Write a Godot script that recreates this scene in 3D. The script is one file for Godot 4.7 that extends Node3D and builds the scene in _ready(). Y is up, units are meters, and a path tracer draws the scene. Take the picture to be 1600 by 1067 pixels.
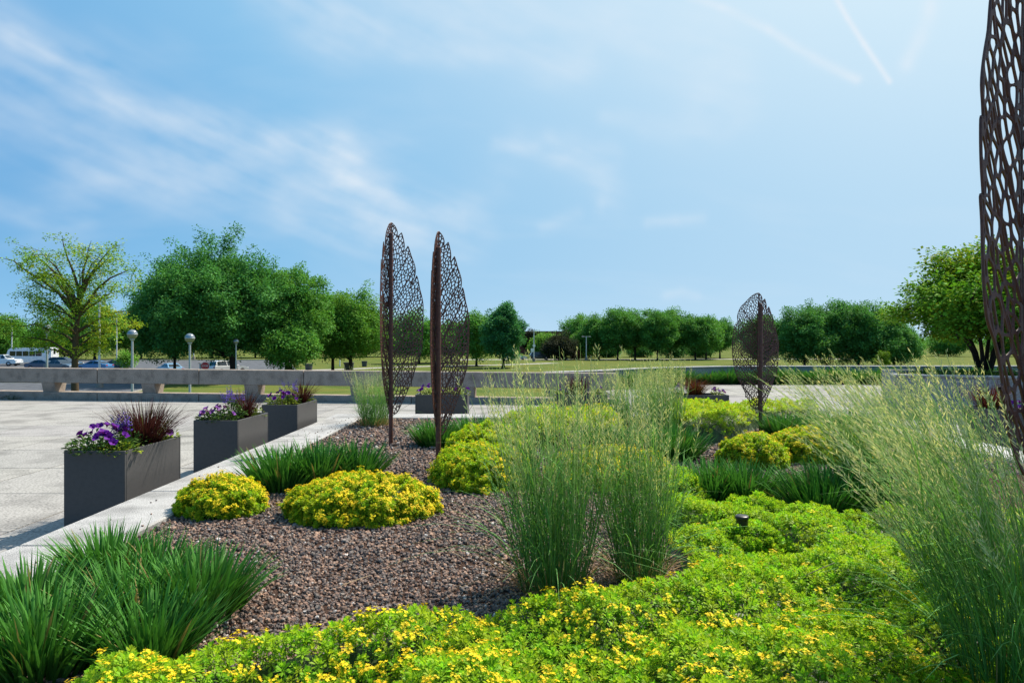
extends Node3D
# A raised planting bed with perforated metal leaves on a concrete plaza; y is up, the camera looks along -z.
# v(x, y, d): d is the distance in front of the camera's foot.

const G := 0.38        # gravel level of the raised bed
const LOW := -2.3      # ground beyond the parapet
var M := {}
var used := {}
var rng := RandomNumberGenerator.new()
var nz := FastNoiseLite.new()


func v(x: float, y: float, d: float) -> Vector3:
	return Vector3(x, y, -d)

func rr(a: float, b: float) -> float:
	return rng.randf_range(a, b)


# ---------------------------------------------------------------- mesh building
class MB:
	var p := PackedVector3Array()
	var n := PackedVector3Array()
	var c := PackedColorArray()
	var ix := PackedInt32Array()

	func tri(a: Vector3, b: Vector3, d: Vector3, col: Color) -> void:
		var nn := (d - a).cross(b - a).normalized()
		var k := p.size()
		p.append(a); p.append(b); p.append(d)
		n.append(nn); n.append(nn); n.append(nn)
		c.append(col); c.append(col); c.append(col)
		ix.append(k); ix.append(k + 1); ix.append(k + 2)

	func quad(a: Vector3, b: Vector3, d: Vector3, e: Vector3, col: Color) -> void:
		var nn := ((d - a).cross(b - a) + (e - a).cross(d - a)).normalized()
		var k := p.size()
		p.append(a); p.append(b); p.append(d); p.append(e)
		for i in 4:
			n.append(nn); c.append(col)
		ix.append(k); ix.append(k + 1); ix.append(k + 2)
		ix.append(k); ix.append(k + 2); ix.append(k + 3)

	func otri(a: Vector3, b: Vector3, d: Vector3, mid: Vector3, col: Color) -> void:
		if (d - a).cross(b - a).dot((a + b + d) / 3.0 - mid) < 0.0:
			tri(a, d, b, col)
		else:
			tri(a, b, d, col)

	func oquad(a: Vector3, b: Vector3, d: Vector3, e: Vector3, mid: Vector3, col: Color) -> void:
		if (d - a).cross(b - a).dot((a + b + d + e) / 4.0 - mid) < 0.0:
			quad(a, e, d, b, col)
		else:
			quad(a, b, d, e, col)

	# a box with chamfered edges; t scales the top in x and z (a taper)
	func box(mid: Vector3, size: Vector3, bev := 0.0, col := Color.WHITE, bas := Basis(), t := Vector2.ONE) -> void:
		var h := size / 2.0
		var q := func(sx: float, sy: float, sz: float, ax: int) -> Vector3:
			var w := Vector3(h.x, h.y, h.z)
			for i in 3:
				if i != ax:
					w[i] -= bev
			var k := Vector3(t.x, 1, t.y) if sy > 0 else Vector3.ONE
			return mid + bas * (w * Vector3(sx, sy, sz) * k)
		var s := [-1.0, 1.0]
		for f in s:
			oquad(q.call(f, -1, -1, 0), q.call(f, 1, -1, 0), q.call(f, 1, 1, 0), q.call(f, -1, 1, 0), mid, col)
			oquad(q.call(-1, f, -1, 1), q.call(1, f, -1, 1), q.call(1, f, 1, 1), q.call(-1, f, 1, 1), mid, col)
			oquad(q.call(-1, -1, f, 2), q.call(1, -1, f, 2), q.call(1, 1, f, 2), q.call(-1, 1, f, 2), mid, col)
		if bev <= 0.0:
			return
		for a in s:
			for b in s:
				oquad(q.call(a, b, -1, 0), q.call(a, b, 1, 0), q.call(a, b, 1, 1), q.call(a, b, -1, 1), mid, col)
				oquad(q.call(a, -1, b, 0), q.call(a, 1, b, 0), q.call(a, 1, b, 2), q.call(a, -1, b, 2), mid, col)
				oquad(q.call(-1, a, b, 1), q.call(1, a, b, 1), q.call(1, a, b, 2), q.call(-1, a, b, 2), mid, col)
				for d in s:
					otri(q.call(a, b, d, 0), q.call(a, b, d, 1), q.call(a, b, d, 2), mid, col)

	func tube(pts: PackedVector3Array, rad: PackedFloat32Array, sides := 6, col := Color.WHITE, col2 := Color(-1, 0, 0)) -> void:
		var first := p.size()
		var last := pts.size() - 1
		var u := Vector3.ZERO
		for j in pts.size():
			var t := (pts[mini(j + 1, last)] - pts[maxi(j - 1, 0)]).normalized()
			if u == Vector3.ZERO:
				u = t.cross(Vector3(0.31, 0.2, 0.93) if absf(t.y) > 0.7 else Vector3.UP).normalized()
			u = (u - t * u.dot(t)).normalized()
			var w := t.cross(u)
			var cc := col if col2.r < 0.0 else col.lerp(col2, float(j) / last)
			for k in sides:
				var a := TAU * k / sides
				var d := u * cos(a) + w * sin(a)
				p.append(pts[j] + d * rad[j])
				n.append(d)
				c.append(cc)
		for j in last:
			for k in sides:
				var a := first + j * sides + k
				var d := first + j * sides + (k + 1) % sides
				ix.append(a); ix.append(a + sides); ix.append(d + sides)
				ix.append(a); ix.append(d + sides); ix.append(d)

	# a body of revolution round the y axis: prof holds (radius, height) from below
	func lathe(prof: PackedVector2Array, sides := 24, col := Color.WHITE, at := Vector3.ZERO) -> void:
		var first := p.size()
		var last := prof.size() - 1
		for j in prof.size():
			var t := (prof[mini(j + 1, last)] - prof[maxi(j - 1, 0)]).normalized()
			for k in sides + 1:
				var a := -TAU * k / sides
				p.append(at + Vector3(cos(a) * prof[j].x, prof[j].y, sin(a) * prof[j].x))
				n.append(Vector3(cos(a) * t.y, -t.x, sin(a) * t.y).normalized())
				c.append(col)
		for j in last:
			for k in sides:
				var a := first + j * (sides + 1) + k
				ix.append(a); ix.append(a + sides + 1); ix.append(a + sides + 2)
				ix.append(a); ix.append(a + sides + 2); ix.append(a + 1)

	# a flat strip (grass blade, ribbon): side gives its width direction
	func strip(pts: PackedVector3Array, wid: PackedFloat32Array, side: Vector3, col: Color, col2: Color) -> void:
		var first := p.size()
		var last := pts.size() - 1
		for j in pts.size():
			var t := (pts[mini(j + 1, last)] - pts[maxi(j - 1, 0)]).normalized()
			var nn := side.cross(t).normalized()
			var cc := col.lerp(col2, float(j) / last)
			p.append(pts[j] - side * wid[j]); p.append(pts[j] + side * wid[j])
			n.append((nn - side * 0.35).normalized()); n.append((nn + side * 0.35).normalized())
			c.append(cc); c.append(cc)
		for j in last:
			var a := first + j * 2
			ix.append(a); ix.append(a + 2); ix.append(a + 3)
			ix.append(a); ix.append(a + 3); ix.append(a + 1)

	# a folded leaf of four triangles
	func leaf(base: Vector3, dir: Vector3, up: Vector3, length: float, width: float, col: Color, wide := 0.6, fold := 0.12) -> void:
		var s := dir.cross(up).normalized()
		var nn := s.cross(dir).normalized()
		var tip := base + dir * length
		var m := base + dir * length * wide - nn * length * fold * 0.5
		var l := base + dir * length * wide - s * width * 0.5 + nn * length * fold
		var r := base + dir * length * wide + s * width * 0.5 + nn * length * fold
		var k := p.size()
		p.append(base); p.append(l); p.append(tip); p.append(m); p.append(r)
		n.append(nn); n.append((nn - s * 0.3).normalized()); n.append(nn); n.append(nn); n.append((nn + s * 0.3).normalized())
		for i in 5:
			c.append(col)
		for t in [[0, 1, 3], [1, 2, 3], [0, 3, 4], [3, 2, 4]]:
			ix.append(k + t[0]); ix.append(k + t[1]); ix.append(k + t[2])

	# a plane outline (x, y), extruded along z
	func prism(poly: PackedVector2Array, z0: float, z1: float, col := Color.WHITE, inset := 0.0, inset_from := 1e9) -> void:
		var area := 0.0
		for i in poly.size():
			area += poly[i].cross(poly[(i + 1) % poly.size()])
		var at := func(q: Vector2, z: float) -> Vector3:
			var k := inset * maxf(0.0, q.y - inset_from)
			return Vector3(q.x, q.y, z + (k if z == z0 else -k))
		var tr := Geometry2D.triangulate_polygon(poly)
		for i in range(0, tr.size(), 3):
			var a: Vector2 = poly[tr[i]]
			var b: Vector2 = poly[tr[i + 1]]
			var d: Vector2 = poly[tr[i + 2]]
			if (b - a).cross(d - a) > 0.0:
				var s := b
				b = d
				d = s
			tri(at.call(a, z1), at.call(b, z1), at.call(d, z1), col)
			tri(at.call(a, z0), at.call(d, z0), at.call(b, z0), col)
		for i in poly.size():
			var a: Vector2 = poly[i]
			var b: Vector2 = poly[(i + 1) % poly.size()]
			if area > 0.0:
				var s := a
				a = b
				b = s
			quad(at.call(a, z1), at.call(a, z0), at.call(b, z0), at.call(b, z1), col)

	func mesh() -> ArrayMesh:
		var a := []
		a.resize(Mesh.ARRAY_MAX)
		a[Mesh.ARRAY_VERTEX] = p
		a[Mesh.ARRAY_NORMAL] = n
		a[Mesh.ARRAY_COLOR] = c
		a[Mesh.ARRAY_INDEX] = ix
		var m := ArrayMesh.new()
		m.add_surface_from_arrays(Mesh.PRIMITIVE_TRIANGLES, a)
		return m


# ---------------------------------------------------------------- objects
func numbered(called: String) -> String:
	var k: int = used.get(called, 0)
	used[called] = k + 1
	return called if k == 0 else "%s_%03d" % [called, k]

func tag(o: Node3D, label: String, category := "", group := "") -> void:
	o.set_meta("label", label)
	if category:
		o.set_meta("category", category)
	if group:
		o.set_meta("group", group)

func thing(called: String, label: String, category: String, at: Vector3, turn := 0.0, group := "") -> Node3D:
	var o := Node3D.new()
	o.name = numbered(called)
	add_child(o, true)
	o.position = at
	o.rotation.y = turn
	tag(o, label, category, group)
	return o

func part(called: String, shape: Variant, m: Material, parent: Node3D, at := Vector3.ZERO) -> MeshInstance3D:
	var o := MeshInstance3D.new()
	o.name = called
	o.mesh = shape.mesh() if shape is MB else shape
	o.material_override = m
	o.position = at
	parent.add_child(o, true)
	return o

func single(called: String, shape: Variant, m: Material, label: String, category: String, at := Vector3.ZERO, turn := 0.0, group := "") -> MeshInstance3D:
	var o := part(numbered(called), shape, m, self, at)
	o.rotation.y = turn
	tag(o, label, category, group)
	return o

func struct(called: String, shape: Variant, m: Material, label := "") -> MeshInstance3D:
	var o := part(numbered(called), shape, m, self)
	o.set_meta("kind", "structure")
	if label:
		o.set_meta("label", label)
	return o

func many(called: String, shape: Mesh, m: Material, where: Array[Transform3D], tint: PackedColorArray, parent: Node3D, stuff := true) -> MultiMeshInstance3D:
	var mm := MultiMesh.new()
	mm.transform_format = MultiMesh.TRANSFORM_3D
	mm.use_colors = true
	mm.mesh = shape
	mm.instance_count = where.size()
	for i in where.size():
		mm.set_instance_transform(i, where[i])
		mm.set_instance_color(i, tint[i])
	var o := MultiMeshInstance3D.new()
	o.name = called
	o.multimesh = mm
	o.material_override = m
	parent.add_child(o, true)
	if stuff:
		o.set_meta("kind", "stuff")
	return o

func copy(o: Node3D, label: String, at: Vector3, turn: float, size := 1.0, called := "") -> Node3D:
	var stem := called if called else o.name.rstrip("0123456789").rstrip("_")
	var r: Node3D = o.duplicate()
	r.name = numbered(stem)
	add_child(r, true)
	r.position = at
	r.rotation = Vector3(0, turn, 0)
	r.scale = Vector3.ONE * size
	r.set_meta("label", label)
	return r


# ---------------------------------------------------------------- materials
func lin(r: float, g: float, b: float) -> Color:
	return Color(r, g, b).linear_to_srgb()

func noise(s: int, freq: float, octaves := 4, kind := FastNoiseLite.TYPE_SIMPLEX_SMOOTH) -> FastNoiseLite:
	var f := FastNoiseLite.new()
	f.seed = s
	f.noise_type = kind
	f.frequency = freq
	f.fractal_octaves = octaves
	return f

func tex(s: int, freq: float, stops: Array, octaves := 4, size := 512, kind := FastNoiseLite.TYPE_SIMPLEX_SMOOTH) -> NoiseTexture2D:
	var t := NoiseTexture2D.new()
	t.width = size
	t.height = size
	t.seamless = true
	t.noise = noise(s, freq, octaves, kind)
	if stops:
		var g := Gradient.new()
		g.offsets = PackedFloat32Array(stops.map(func(q): return q[0]))
		g.colors = PackedColorArray(stops.map(func(q): return q[1]))
		t.color_ramp = g
	return t

func mat(called: String, col: Color, rough := 0.8, spec := 0.5) -> StandardMaterial3D:
	var m := StandardMaterial3D.new()
	m.resource_name = called
	m.albedo_color = col
	m.roughness = rough
	m.metallic_specular = spec
	M[called] = m
	return m

func grain(m: StandardMaterial3D, t: Texture2D, metres: float, bump: Texture2D = null, depth := 0.3) -> void:
	m.albedo_texture = t
	m.uv1_triplanar = true
	m.uv1_world_triplanar = true
	m.uv1_scale = Vector3.ONE / metres
	if bump:
		m.heightmap_enabled = true
		m.heightmap_texture = bump
		m.heightmap_scale = depth

func over(m: StandardMaterial3D, t: Texture2D, metres: float) -> void:   # a second, coarser pattern multiplied in
	m.detail_enabled = true
	m.detail_blend_mode = BaseMaterial3D.BLEND_MODE_MUL
	m.detail_albedo = t
	m.detail_uv_layer = BaseMaterial3D.DETAIL_UV_2
	m.uv2_triplanar = true
	m.uv2_world_triplanar = true
	m.uv2_scale = Vector3.ONE / metres

func leafy(called: String, rough := 0.55, through := 0.6, spec := 0.4) -> StandardMaterial3D:
	var m := mat(called, Color.WHITE, rough, spec)
	m.vertex_color_use_as_albedo = true
	m.cull_mode = BaseMaterial3D.CULL_DISABLED
	m.backlight_enabled = true
	m.backlight = Color(through, through, through * 0.75)
	return m

func grey(x: float) -> Color:
	return Color(x, x, x)

func make_materials() -> void:
	var speck := tex(3, 0.09, [[0.0, grey(0.62)], [0.38, grey(0.86)], [0.5, grey(0.96)], [1.0, grey(1.0)]], 3, 512)
	var blot := tex(5, 0.012, [[0.0, grey(0.72)], [0.45, grey(0.92)], [0.6, grey(1.0)], [1.0, grey(0.95)]], 5, 512)
	var rough_bump := tex(7, 0.12, [], 3, 512)
	var m := mat("plaza", lin(0.40, 0.388, 0.368), 0.9, 0.3)
	grain(m, tex(11, 0.05, [[0.0, grey(0.66)], [0.35, grey(0.84)], [0.6, grey(0.97)], [1.0, grey(1.0)]], 5, 1024), 1.9, rough_bump, 0.15)
	over(m, tex(13, 0.01, [[0.0, grey(0.78)], [0.4, grey(0.93)], [0.55, grey(1.0)], [1.0, grey(0.95)]], 6, 512), 5.3)
	mat("joint", lin(0.09, 0.085, 0.08), 0.95, 0.2)
	m = mat("granite", lin(0.54, 0.53, 0.515), 0.75, 0.4)
	grain(m, tex(17, 0.16, [[0.0, grey(0.35)], [0.36, grey(0.62)], [0.47, grey(0.93)], [1.0, grey(1.0)]], 2, 1024), 1.5, rough_bump, 0.1)
	over(m, blot, 3.7)
	m = mat("precast", lin(0.43, 0.365, 0.31), 0.92, 0.25)
	grain(m, tex(19, 0.1, [[0.0, Color(0.5, 0.47, 0.45)], [0.35, Color(0.78, 0.76, 0.74)], [0.55, grey(0.97)], [1.0, grey(1.0)]], 3, 1024), 2.2, rough_bump, 0.4)
	over(m, tex(23, 0.02, [[0.0, grey(0.74)], [0.5, grey(0.95)], [1.0, grey(1.0)]], 4), 4.1)
	m = mat("grey_wall", lin(0.33, 0.33, 0.325), 0.9, 0.3)
	grain(m, speck, 2.6, rough_bump, 0.3)
	m = mat("rust", lin(0.145, 0.054, 0.040), 0.52, 0.45)
	grain(m, tex(29, 0.03, [[0.0, Color(0.62, 0.58, 0.58)], [0.5, grey(0.9)], [1.0, Color(1.0, 0.93, 0.86)]], 5), 0.7)
	m = mat("charcoal", lin(0.078, 0.075, 0.074), 0.4, 0.36)
	grain(m, tex(31, 0.03, [[0.0, grey(0.93)], [0.5, grey(0.98)], [1.0, grey(1.0)]], 4), 0.9)
	m = mat("soil", lin(0.045, 0.032, 0.024), 0.95, 0.2)
	grain(m, speck, 0.5, rough_bump, 1.0)
	m = mat("gravel_base", lin(0.10, 0.072, 0.06), 0.95, 0.2)
	grain(m, tex(37, 0.13, [[0.0, Color(0.4, 0.38, 0.38)], [0.4, Color(0.75, 0.68, 0.66)], [0.6, Color(0.98, 0.9, 0.84)], [1.0, grey(1.0)]], 3, 1024), 0.9, rough_bump, 2.0)
	m = mat("stone", Color.WHITE, 0.8, 0.35)
	m.vertex_color_use_as_albedo = true
	m = mat("lawn", lin(0.18, 0.205, 0.075), 0.95, 0.15)
	grain(m, tex(41, 0.06, [[0.0, Color(0.62, 0.68, 0.55)], [0.5, Color(0.88, 0.9, 0.8)], [1.0, Color(1.0, 0.97, 0.9)]], 5, 1024), 6.0, rough_bump, 3.0)
	over(m, tex(43, 0.012, [[0.0, Color(0.62, 0.78, 0.6)], [0.5, Color(0.95, 0.95, 0.9)], [1.0, Color(1.0, 0.92, 0.78)]], 4), 37.0)
	m = mat("asphalt", lin(0.105, 0.112, 0.125), 0.9, 0.3)
	grain(m, blot, 9.0)
	m = mat("path", lin(0.36, 0.34, 0.31), 0.9, 0.3)
	grain(m, blot, 5.0)
	mat("white_line", lin(0.7, 0.7, 0.68), 0.8)
	m = mat("bark", lin(0.085, 0.064, 0.050), 0.95, 0.2)
	grain(m, tex(47, 0.06, [[0.0, grey(0.5)], [0.5, grey(0.85)], [1.0, grey(1.0)]], 4), 0.8, rough_bump, 1.5)
	m = mat("pale_bark", lin(0.17, 0.12, 0.082), 0.95, 0.2)
	grain(m, tex(53, 0.05, [[0.0, grey(0.5)], [0.5, grey(0.85)], [1.0, grey(1.0)]], 4), 0.8, rough_bump, 1.0)
	leafy("tree_leaf", 0.7, 0.8, 0.22)
	leafy("sedum_leaf", 0.5, 1.0, 0.3)
	leafy("strap_leaf", 0.5, 0.7, 0.24)
	leafy("reed", 0.6, 0.8, 0.25)
	leafy("plume", 0.7, 0.9, 0.3)
	leafy("petal", 0.6, 0.7, 0.3)
	leafy("soft_leaf", 0.5, 0.6, 0.4)
	mat("galvanised", lin(0.46, 0.47, 0.48), 0.45, 0.5).metallic = 0.3
	mat("pole_white", lin(0.62, 0.63, 0.64), 0.5)
	m = mat("globe", lin(0.30, 0.32, 0.34), 0.18, 0.6)
	m.metallic = 0.55
	mat("black_metal", lin(0.012, 0.012, 0.013), 0.4)
	mat("tub", lin(0.05, 0.06, 0.062), 0.7)
	mat("sign_red", lin(0.42, 0.02, 0.03), 0.5)
	mat("sign_white", lin(0.75, 0.75, 0.75), 0.5)
	mat("rubber", lin(0.015, 0.015, 0.016), 0.8)
	mat("alloy", lin(0.5, 0.5, 0.52), 0.35).metallic = 0.7
	mat("car_glass", lin(0.012, 0.016, 0.02), 0.06, 0.6)
	mat("lamp_red", lin(0.4, 0.01, 0.01), 0.3)
	mat("lamp_clear", lin(0.6, 0.6, 0.6), 0.2)
	for q in [["white", 0.72, 0.73, 0.74], ["navy", 0.012, 0.035, 0.10], ["slate", 0.05, 0.075, 0.11], ["dark", 0.02, 0.025, 0.035], ["sky_blue", 0.16, 0.33, 0.50], ["deep_blue", 0.03, 0.16, 0.36], ["silver", 0.48, 0.50, 0.52]]:
		m = mat("paint_" + q[0], lin(q[1], q[2], q[3]), 0.3, 0.5)
		m.clearcoat_enabled = true
		m.clearcoat = 0.8
		m.clearcoat_roughness = 0.08
	m = mat("brick_wall", lin(0.16, 0.055, 0.042), 0.9, 0.2)
	grain(m, speck, 3.0)
	mat("window_glass", lin(0.03, 0.04, 0.05), 0.1)
	mat("render_white", lin(0.6, 0.58, 0.55), 0.85)
	mat("straw", lin(0.42, 0.30, 0.17), 0.8)


# ---------------------------------------------------------------- sky
func direction(px: float, py: float) -> Vector2:   # where a point of the view lies in the sky: (azimuth, height), radians
	var x := (px - 800.0) / 1067.0
	return Vector2(atan(x), atan((533.5 - py) / 1067.0 / sqrt(1.0 + x * x)))

func make_sky(sun: Vector3) -> PanoramaSkyMaterial:
	var w := 2560
	var h := w / 2
	var warp := noise(71, 1.0, 2)
	var fine := noise(72, 1.0, 5)
	# cirrus streaks and vapour trails: points on the way, half-width in degrees, strength, how torn
	var streaks := [
		[[0, 30, 60, 75, 150, 128, 250, 165, 350, 200, 450, 222, 520, 248, 560, 290, 620, 335], 2.4, 0.26, 1.0],
		[[-60, 60, 100, 165, 300, 245, 500, 295, 700, 345], 5.0, 0.20, 1.0],
		[[60, 210, 240, 290, 420, 330, 600, 350], 3.0, 0.14, 1.0],
		[[505, 222, 545, 262, 572, 300], 1.3, 0.16, 0.8],
		[[430, 0, 540, 40, 650, 72, 760, 84, 900, 92], 2.0, 0.24, 1.0],
		[[520, -20, 700, 22, 930, 5], 2.2, 0.18, 1.0],
		[[770, 226, 830, 226], 0.7, 0.26, 0.9],
		[[800, 222, 880, 243, 935, 265, 968, 305], 1.4, 0.22, 1.0],
		[[850, 215, 870, 235, 960, 243], 0.9, 0.2, 1.0],
		[[930, 275, 950, 300, 940, 325], 0.7, 0.22, 1.0],
		[[670, 310, 725, 335, 765, 365], 1.4, 0.20, 1.0],
		[[1015, 348, 1060, 345, 1098, 338], 0.45, 0.22, 0.8],
		[[850, 355, 905, 330], 0.6, 0.14, 0.9],
		[[960, 40, 1080, 110, 1160, 165], 2.6, 0.16, 1.0],
		[[940, 185, 1010, 198, 1100, 196], 0.8, 0.14, 1.0],
		[[1080, -5, 1130, 15, 1200, 45, 1270, 85, 1335, 120], 0.34, 0.52, 0.8],
		[[1306, -8, 1325, 28, 1350, 68, 1390, 127], 0.17, 1.05, 0.3],
		[[1458, -10, 1450, 25, 1430, 65, 1412, 98], 0.55, 0.5, 0.8],
		[[-30, 318, 60, 335, 130, 346], 0.9, 0.22, 0.9],
		[[1040, 463, 1065, 456, 1090, 463], 0.4, 0.22, 0.7],
		[[840, 20, 980, 45, 1120, 60], 2.0, 0.12, 1.0],
	]
	var segs := []
	for s in streaks:
		for i in range(0, s[0].size() - 2, 2):
			segs.append([direction(s[0][i], s[0][i + 1]), direction(s[0][i + 2], s[0][i + 3]), deg_to_rad(s[1]), s[2], s[3]])
	var cover := PackedFloat32Array()
	cover.resize(w * (h / 2))
	# streaks, each within the box that it can reach
	for s in segs:
		var a: Vector2 = s[0]
		var b: Vector2 = s[1]
		var wid: float = s[2]
		var ab := b - a
		var ll := ab.length_squared()
		var x0 := int((minf(a.x, b.x) - wid * 3.5) / TAU * w + w / 2.0)   # straight ahead lies in the middle here, at the seam of the finished picture
		var x1 := int((maxf(a.x, b.x) + wid * 3.5) / TAU * w + w / 2.0)
		var y0 := int((0.5 - (maxf(a.y, b.y) + wid * 3.5) / PI) * h)
		var y1 := mini(int((0.5 - (minf(a.y, b.y) - wid * 3.5) / PI) * h), h / 2 - 1)
		for y in range(maxi(y0, 0), y1 + 1):
			for x in range(x0, x1 + 1):
				var q := Vector2((x + 0.5 - w / 2.0) / w * TAU, (0.5 - (y + 0.5) / h) * PI)
				var torn: float = s[4]
				var raw := q
				q += Vector2(warp.get_noise_2d(q.x * 4.0, q.y * 6.0), warp.get_noise_2d(q.x * 4.0 + 50.0, q.y * 6.0)) * wid * torn * 1.1
				var t := clampf((q - a).dot(ab) / ll, 0.0, 1.0)
				var d := (q - a - ab * t).length() / wid
				if d < 3.0:
					var k := exp(-d * d * 1.1) * float(s[3]) * 0.8
					# fine ice threads, combed by the wind
					var f := fine.get_noise_2d(raw.x * 5.0, raw.y * 34.0 + raw.x * 12.0)
					var g := fine.get_noise_2d(raw.x * 9.0 + 30.0, raw.y * 14.0)
					k *= clampf(1.0 + torn * (0.62 * f + 0.75 * g), 0.0, 2.2)
					var at := y * w + x
					cover[at] = maxf(cover[at], k) + minf(cover[at], k) * 0.35
	var data := PackedFloat32Array()
	data.resize(w * h * 3)
	var deep := Color(0.034, 0.270, 0.655)
	var mid := Color(0.262, 0.55, 0.835)
	var pale := Color(0.68, 0.855, 0.97)
	for y in h / 2:
		var el := (0.5 - (y + 0.5) / h) * PI
		for x in w:
			var az := (x + 0.5 - w / 2.0) / w * TAU
			var d := Vector3(sin(az) * cos(el), sin(el), -cos(az) * cos(el))
			var off := acos(clampf(d.dot(sun), -1.0, 1.0))
			# how much light the air scatters towards us: near the sun and near the horizon more
			var t := clampf(1.58 - off / 0.93, 0.0, 1.0)
			t = t + 0.66 * pow(1.0 - d.y, 6.0) * (1.0 - t)
			t = clampf(t, 0.0, 1.0)
			var c := deep.lerp(mid, t * 2.0) if t < 0.5 else mid.lerp(pale, t * 2.0 - 1.0)
			var far := 0.3 / (d.y + 0.35)
			var ci := fine.get_noise_3d(d.x * far * 5.0 + d.z * far * 2.0 + 7.0, d.z * far * 14.0, 3.0)
			var k := cover[y * w + x] + clampf(ci * 0.16 - 0.02, 0.0, 0.14)
			c = c.lerp(Color(0.80, 0.875, 0.95), clampf(k, 0.0, 0.85)) / 1.5
			var at := (y * w + (x + w / 2) % w) * 3
			data[at] = c.r
			data[at + 1] = c.g
			data[at + 2] = c.b
	var low := w * (h / 2) * 3
	for i in range(low, data.size(), 3):
		data[i] = 0.16
		data[i + 1] = 0.17
		data[i + 2] = 0.13
	var im := Image.create_from_data(w, h, false, Image.FORMAT_RGBF, data.to_byte_array())
	var sky := PanoramaSkyMaterial.new()
	sky.panorama = ImageTexture.create_from_image(im)
	return sky


# ---------------------------------------------------------------- ground
func sheet(pts: Array, y0: float, y1: float, col := Color.WHITE) -> MB:   # pts: (x, d) pairs; a flat body between two heights
	var mb := MB.new()
	var poly := PackedVector2Array(pts)
	var area := 0.0
	for i in poly.size():
		area += poly[i].cross(poly[(i + 1) % poly.size()])
	if area < 0.0:
		poly.reverse()
	var tr := Geometry2D.triangulate_polygon(poly)
	for i in range(0, tr.size(), 3):
		var a := poly[tr[i]]
		var b := poly[tr[i + 1]]
		var c := poly[tr[i + 2]]
		if (b - a).cross(c - a) > 0.0:
			var s := b
			b = c
			c = s
		mb.tri(v(a.x, y1, a.y), v(b.x, y1, b.y), v(c.x, y1, c.y), col)
	if y1 - y0 > 0.001:
		for i in poly.size():
			var a := poly[i]
			var b := poly[(i + 1) % poly.size()]
			mb.quad(v(a.x, y0, a.y), v(a.x, y1, a.y), v(b.x, y1, b.y), v(b.x, y0, b.y), col)
	return mb

func ribbon_pts(line: Array, wide: float) -> Array:   # a band along a line of (x, d) points
	var l := []
	var r := []
	for i in line.size():
		var t: Vector2 = (line[mini(i + 1, line.size() - 1)] - line[maxi(i - 1, 0)]).normalized()
		var s := Vector2(-t.y, t.x) * wide / 2.0
		l.append(line[i] + s)
		r.push_front(line[i] - s)
	return l + r

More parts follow.
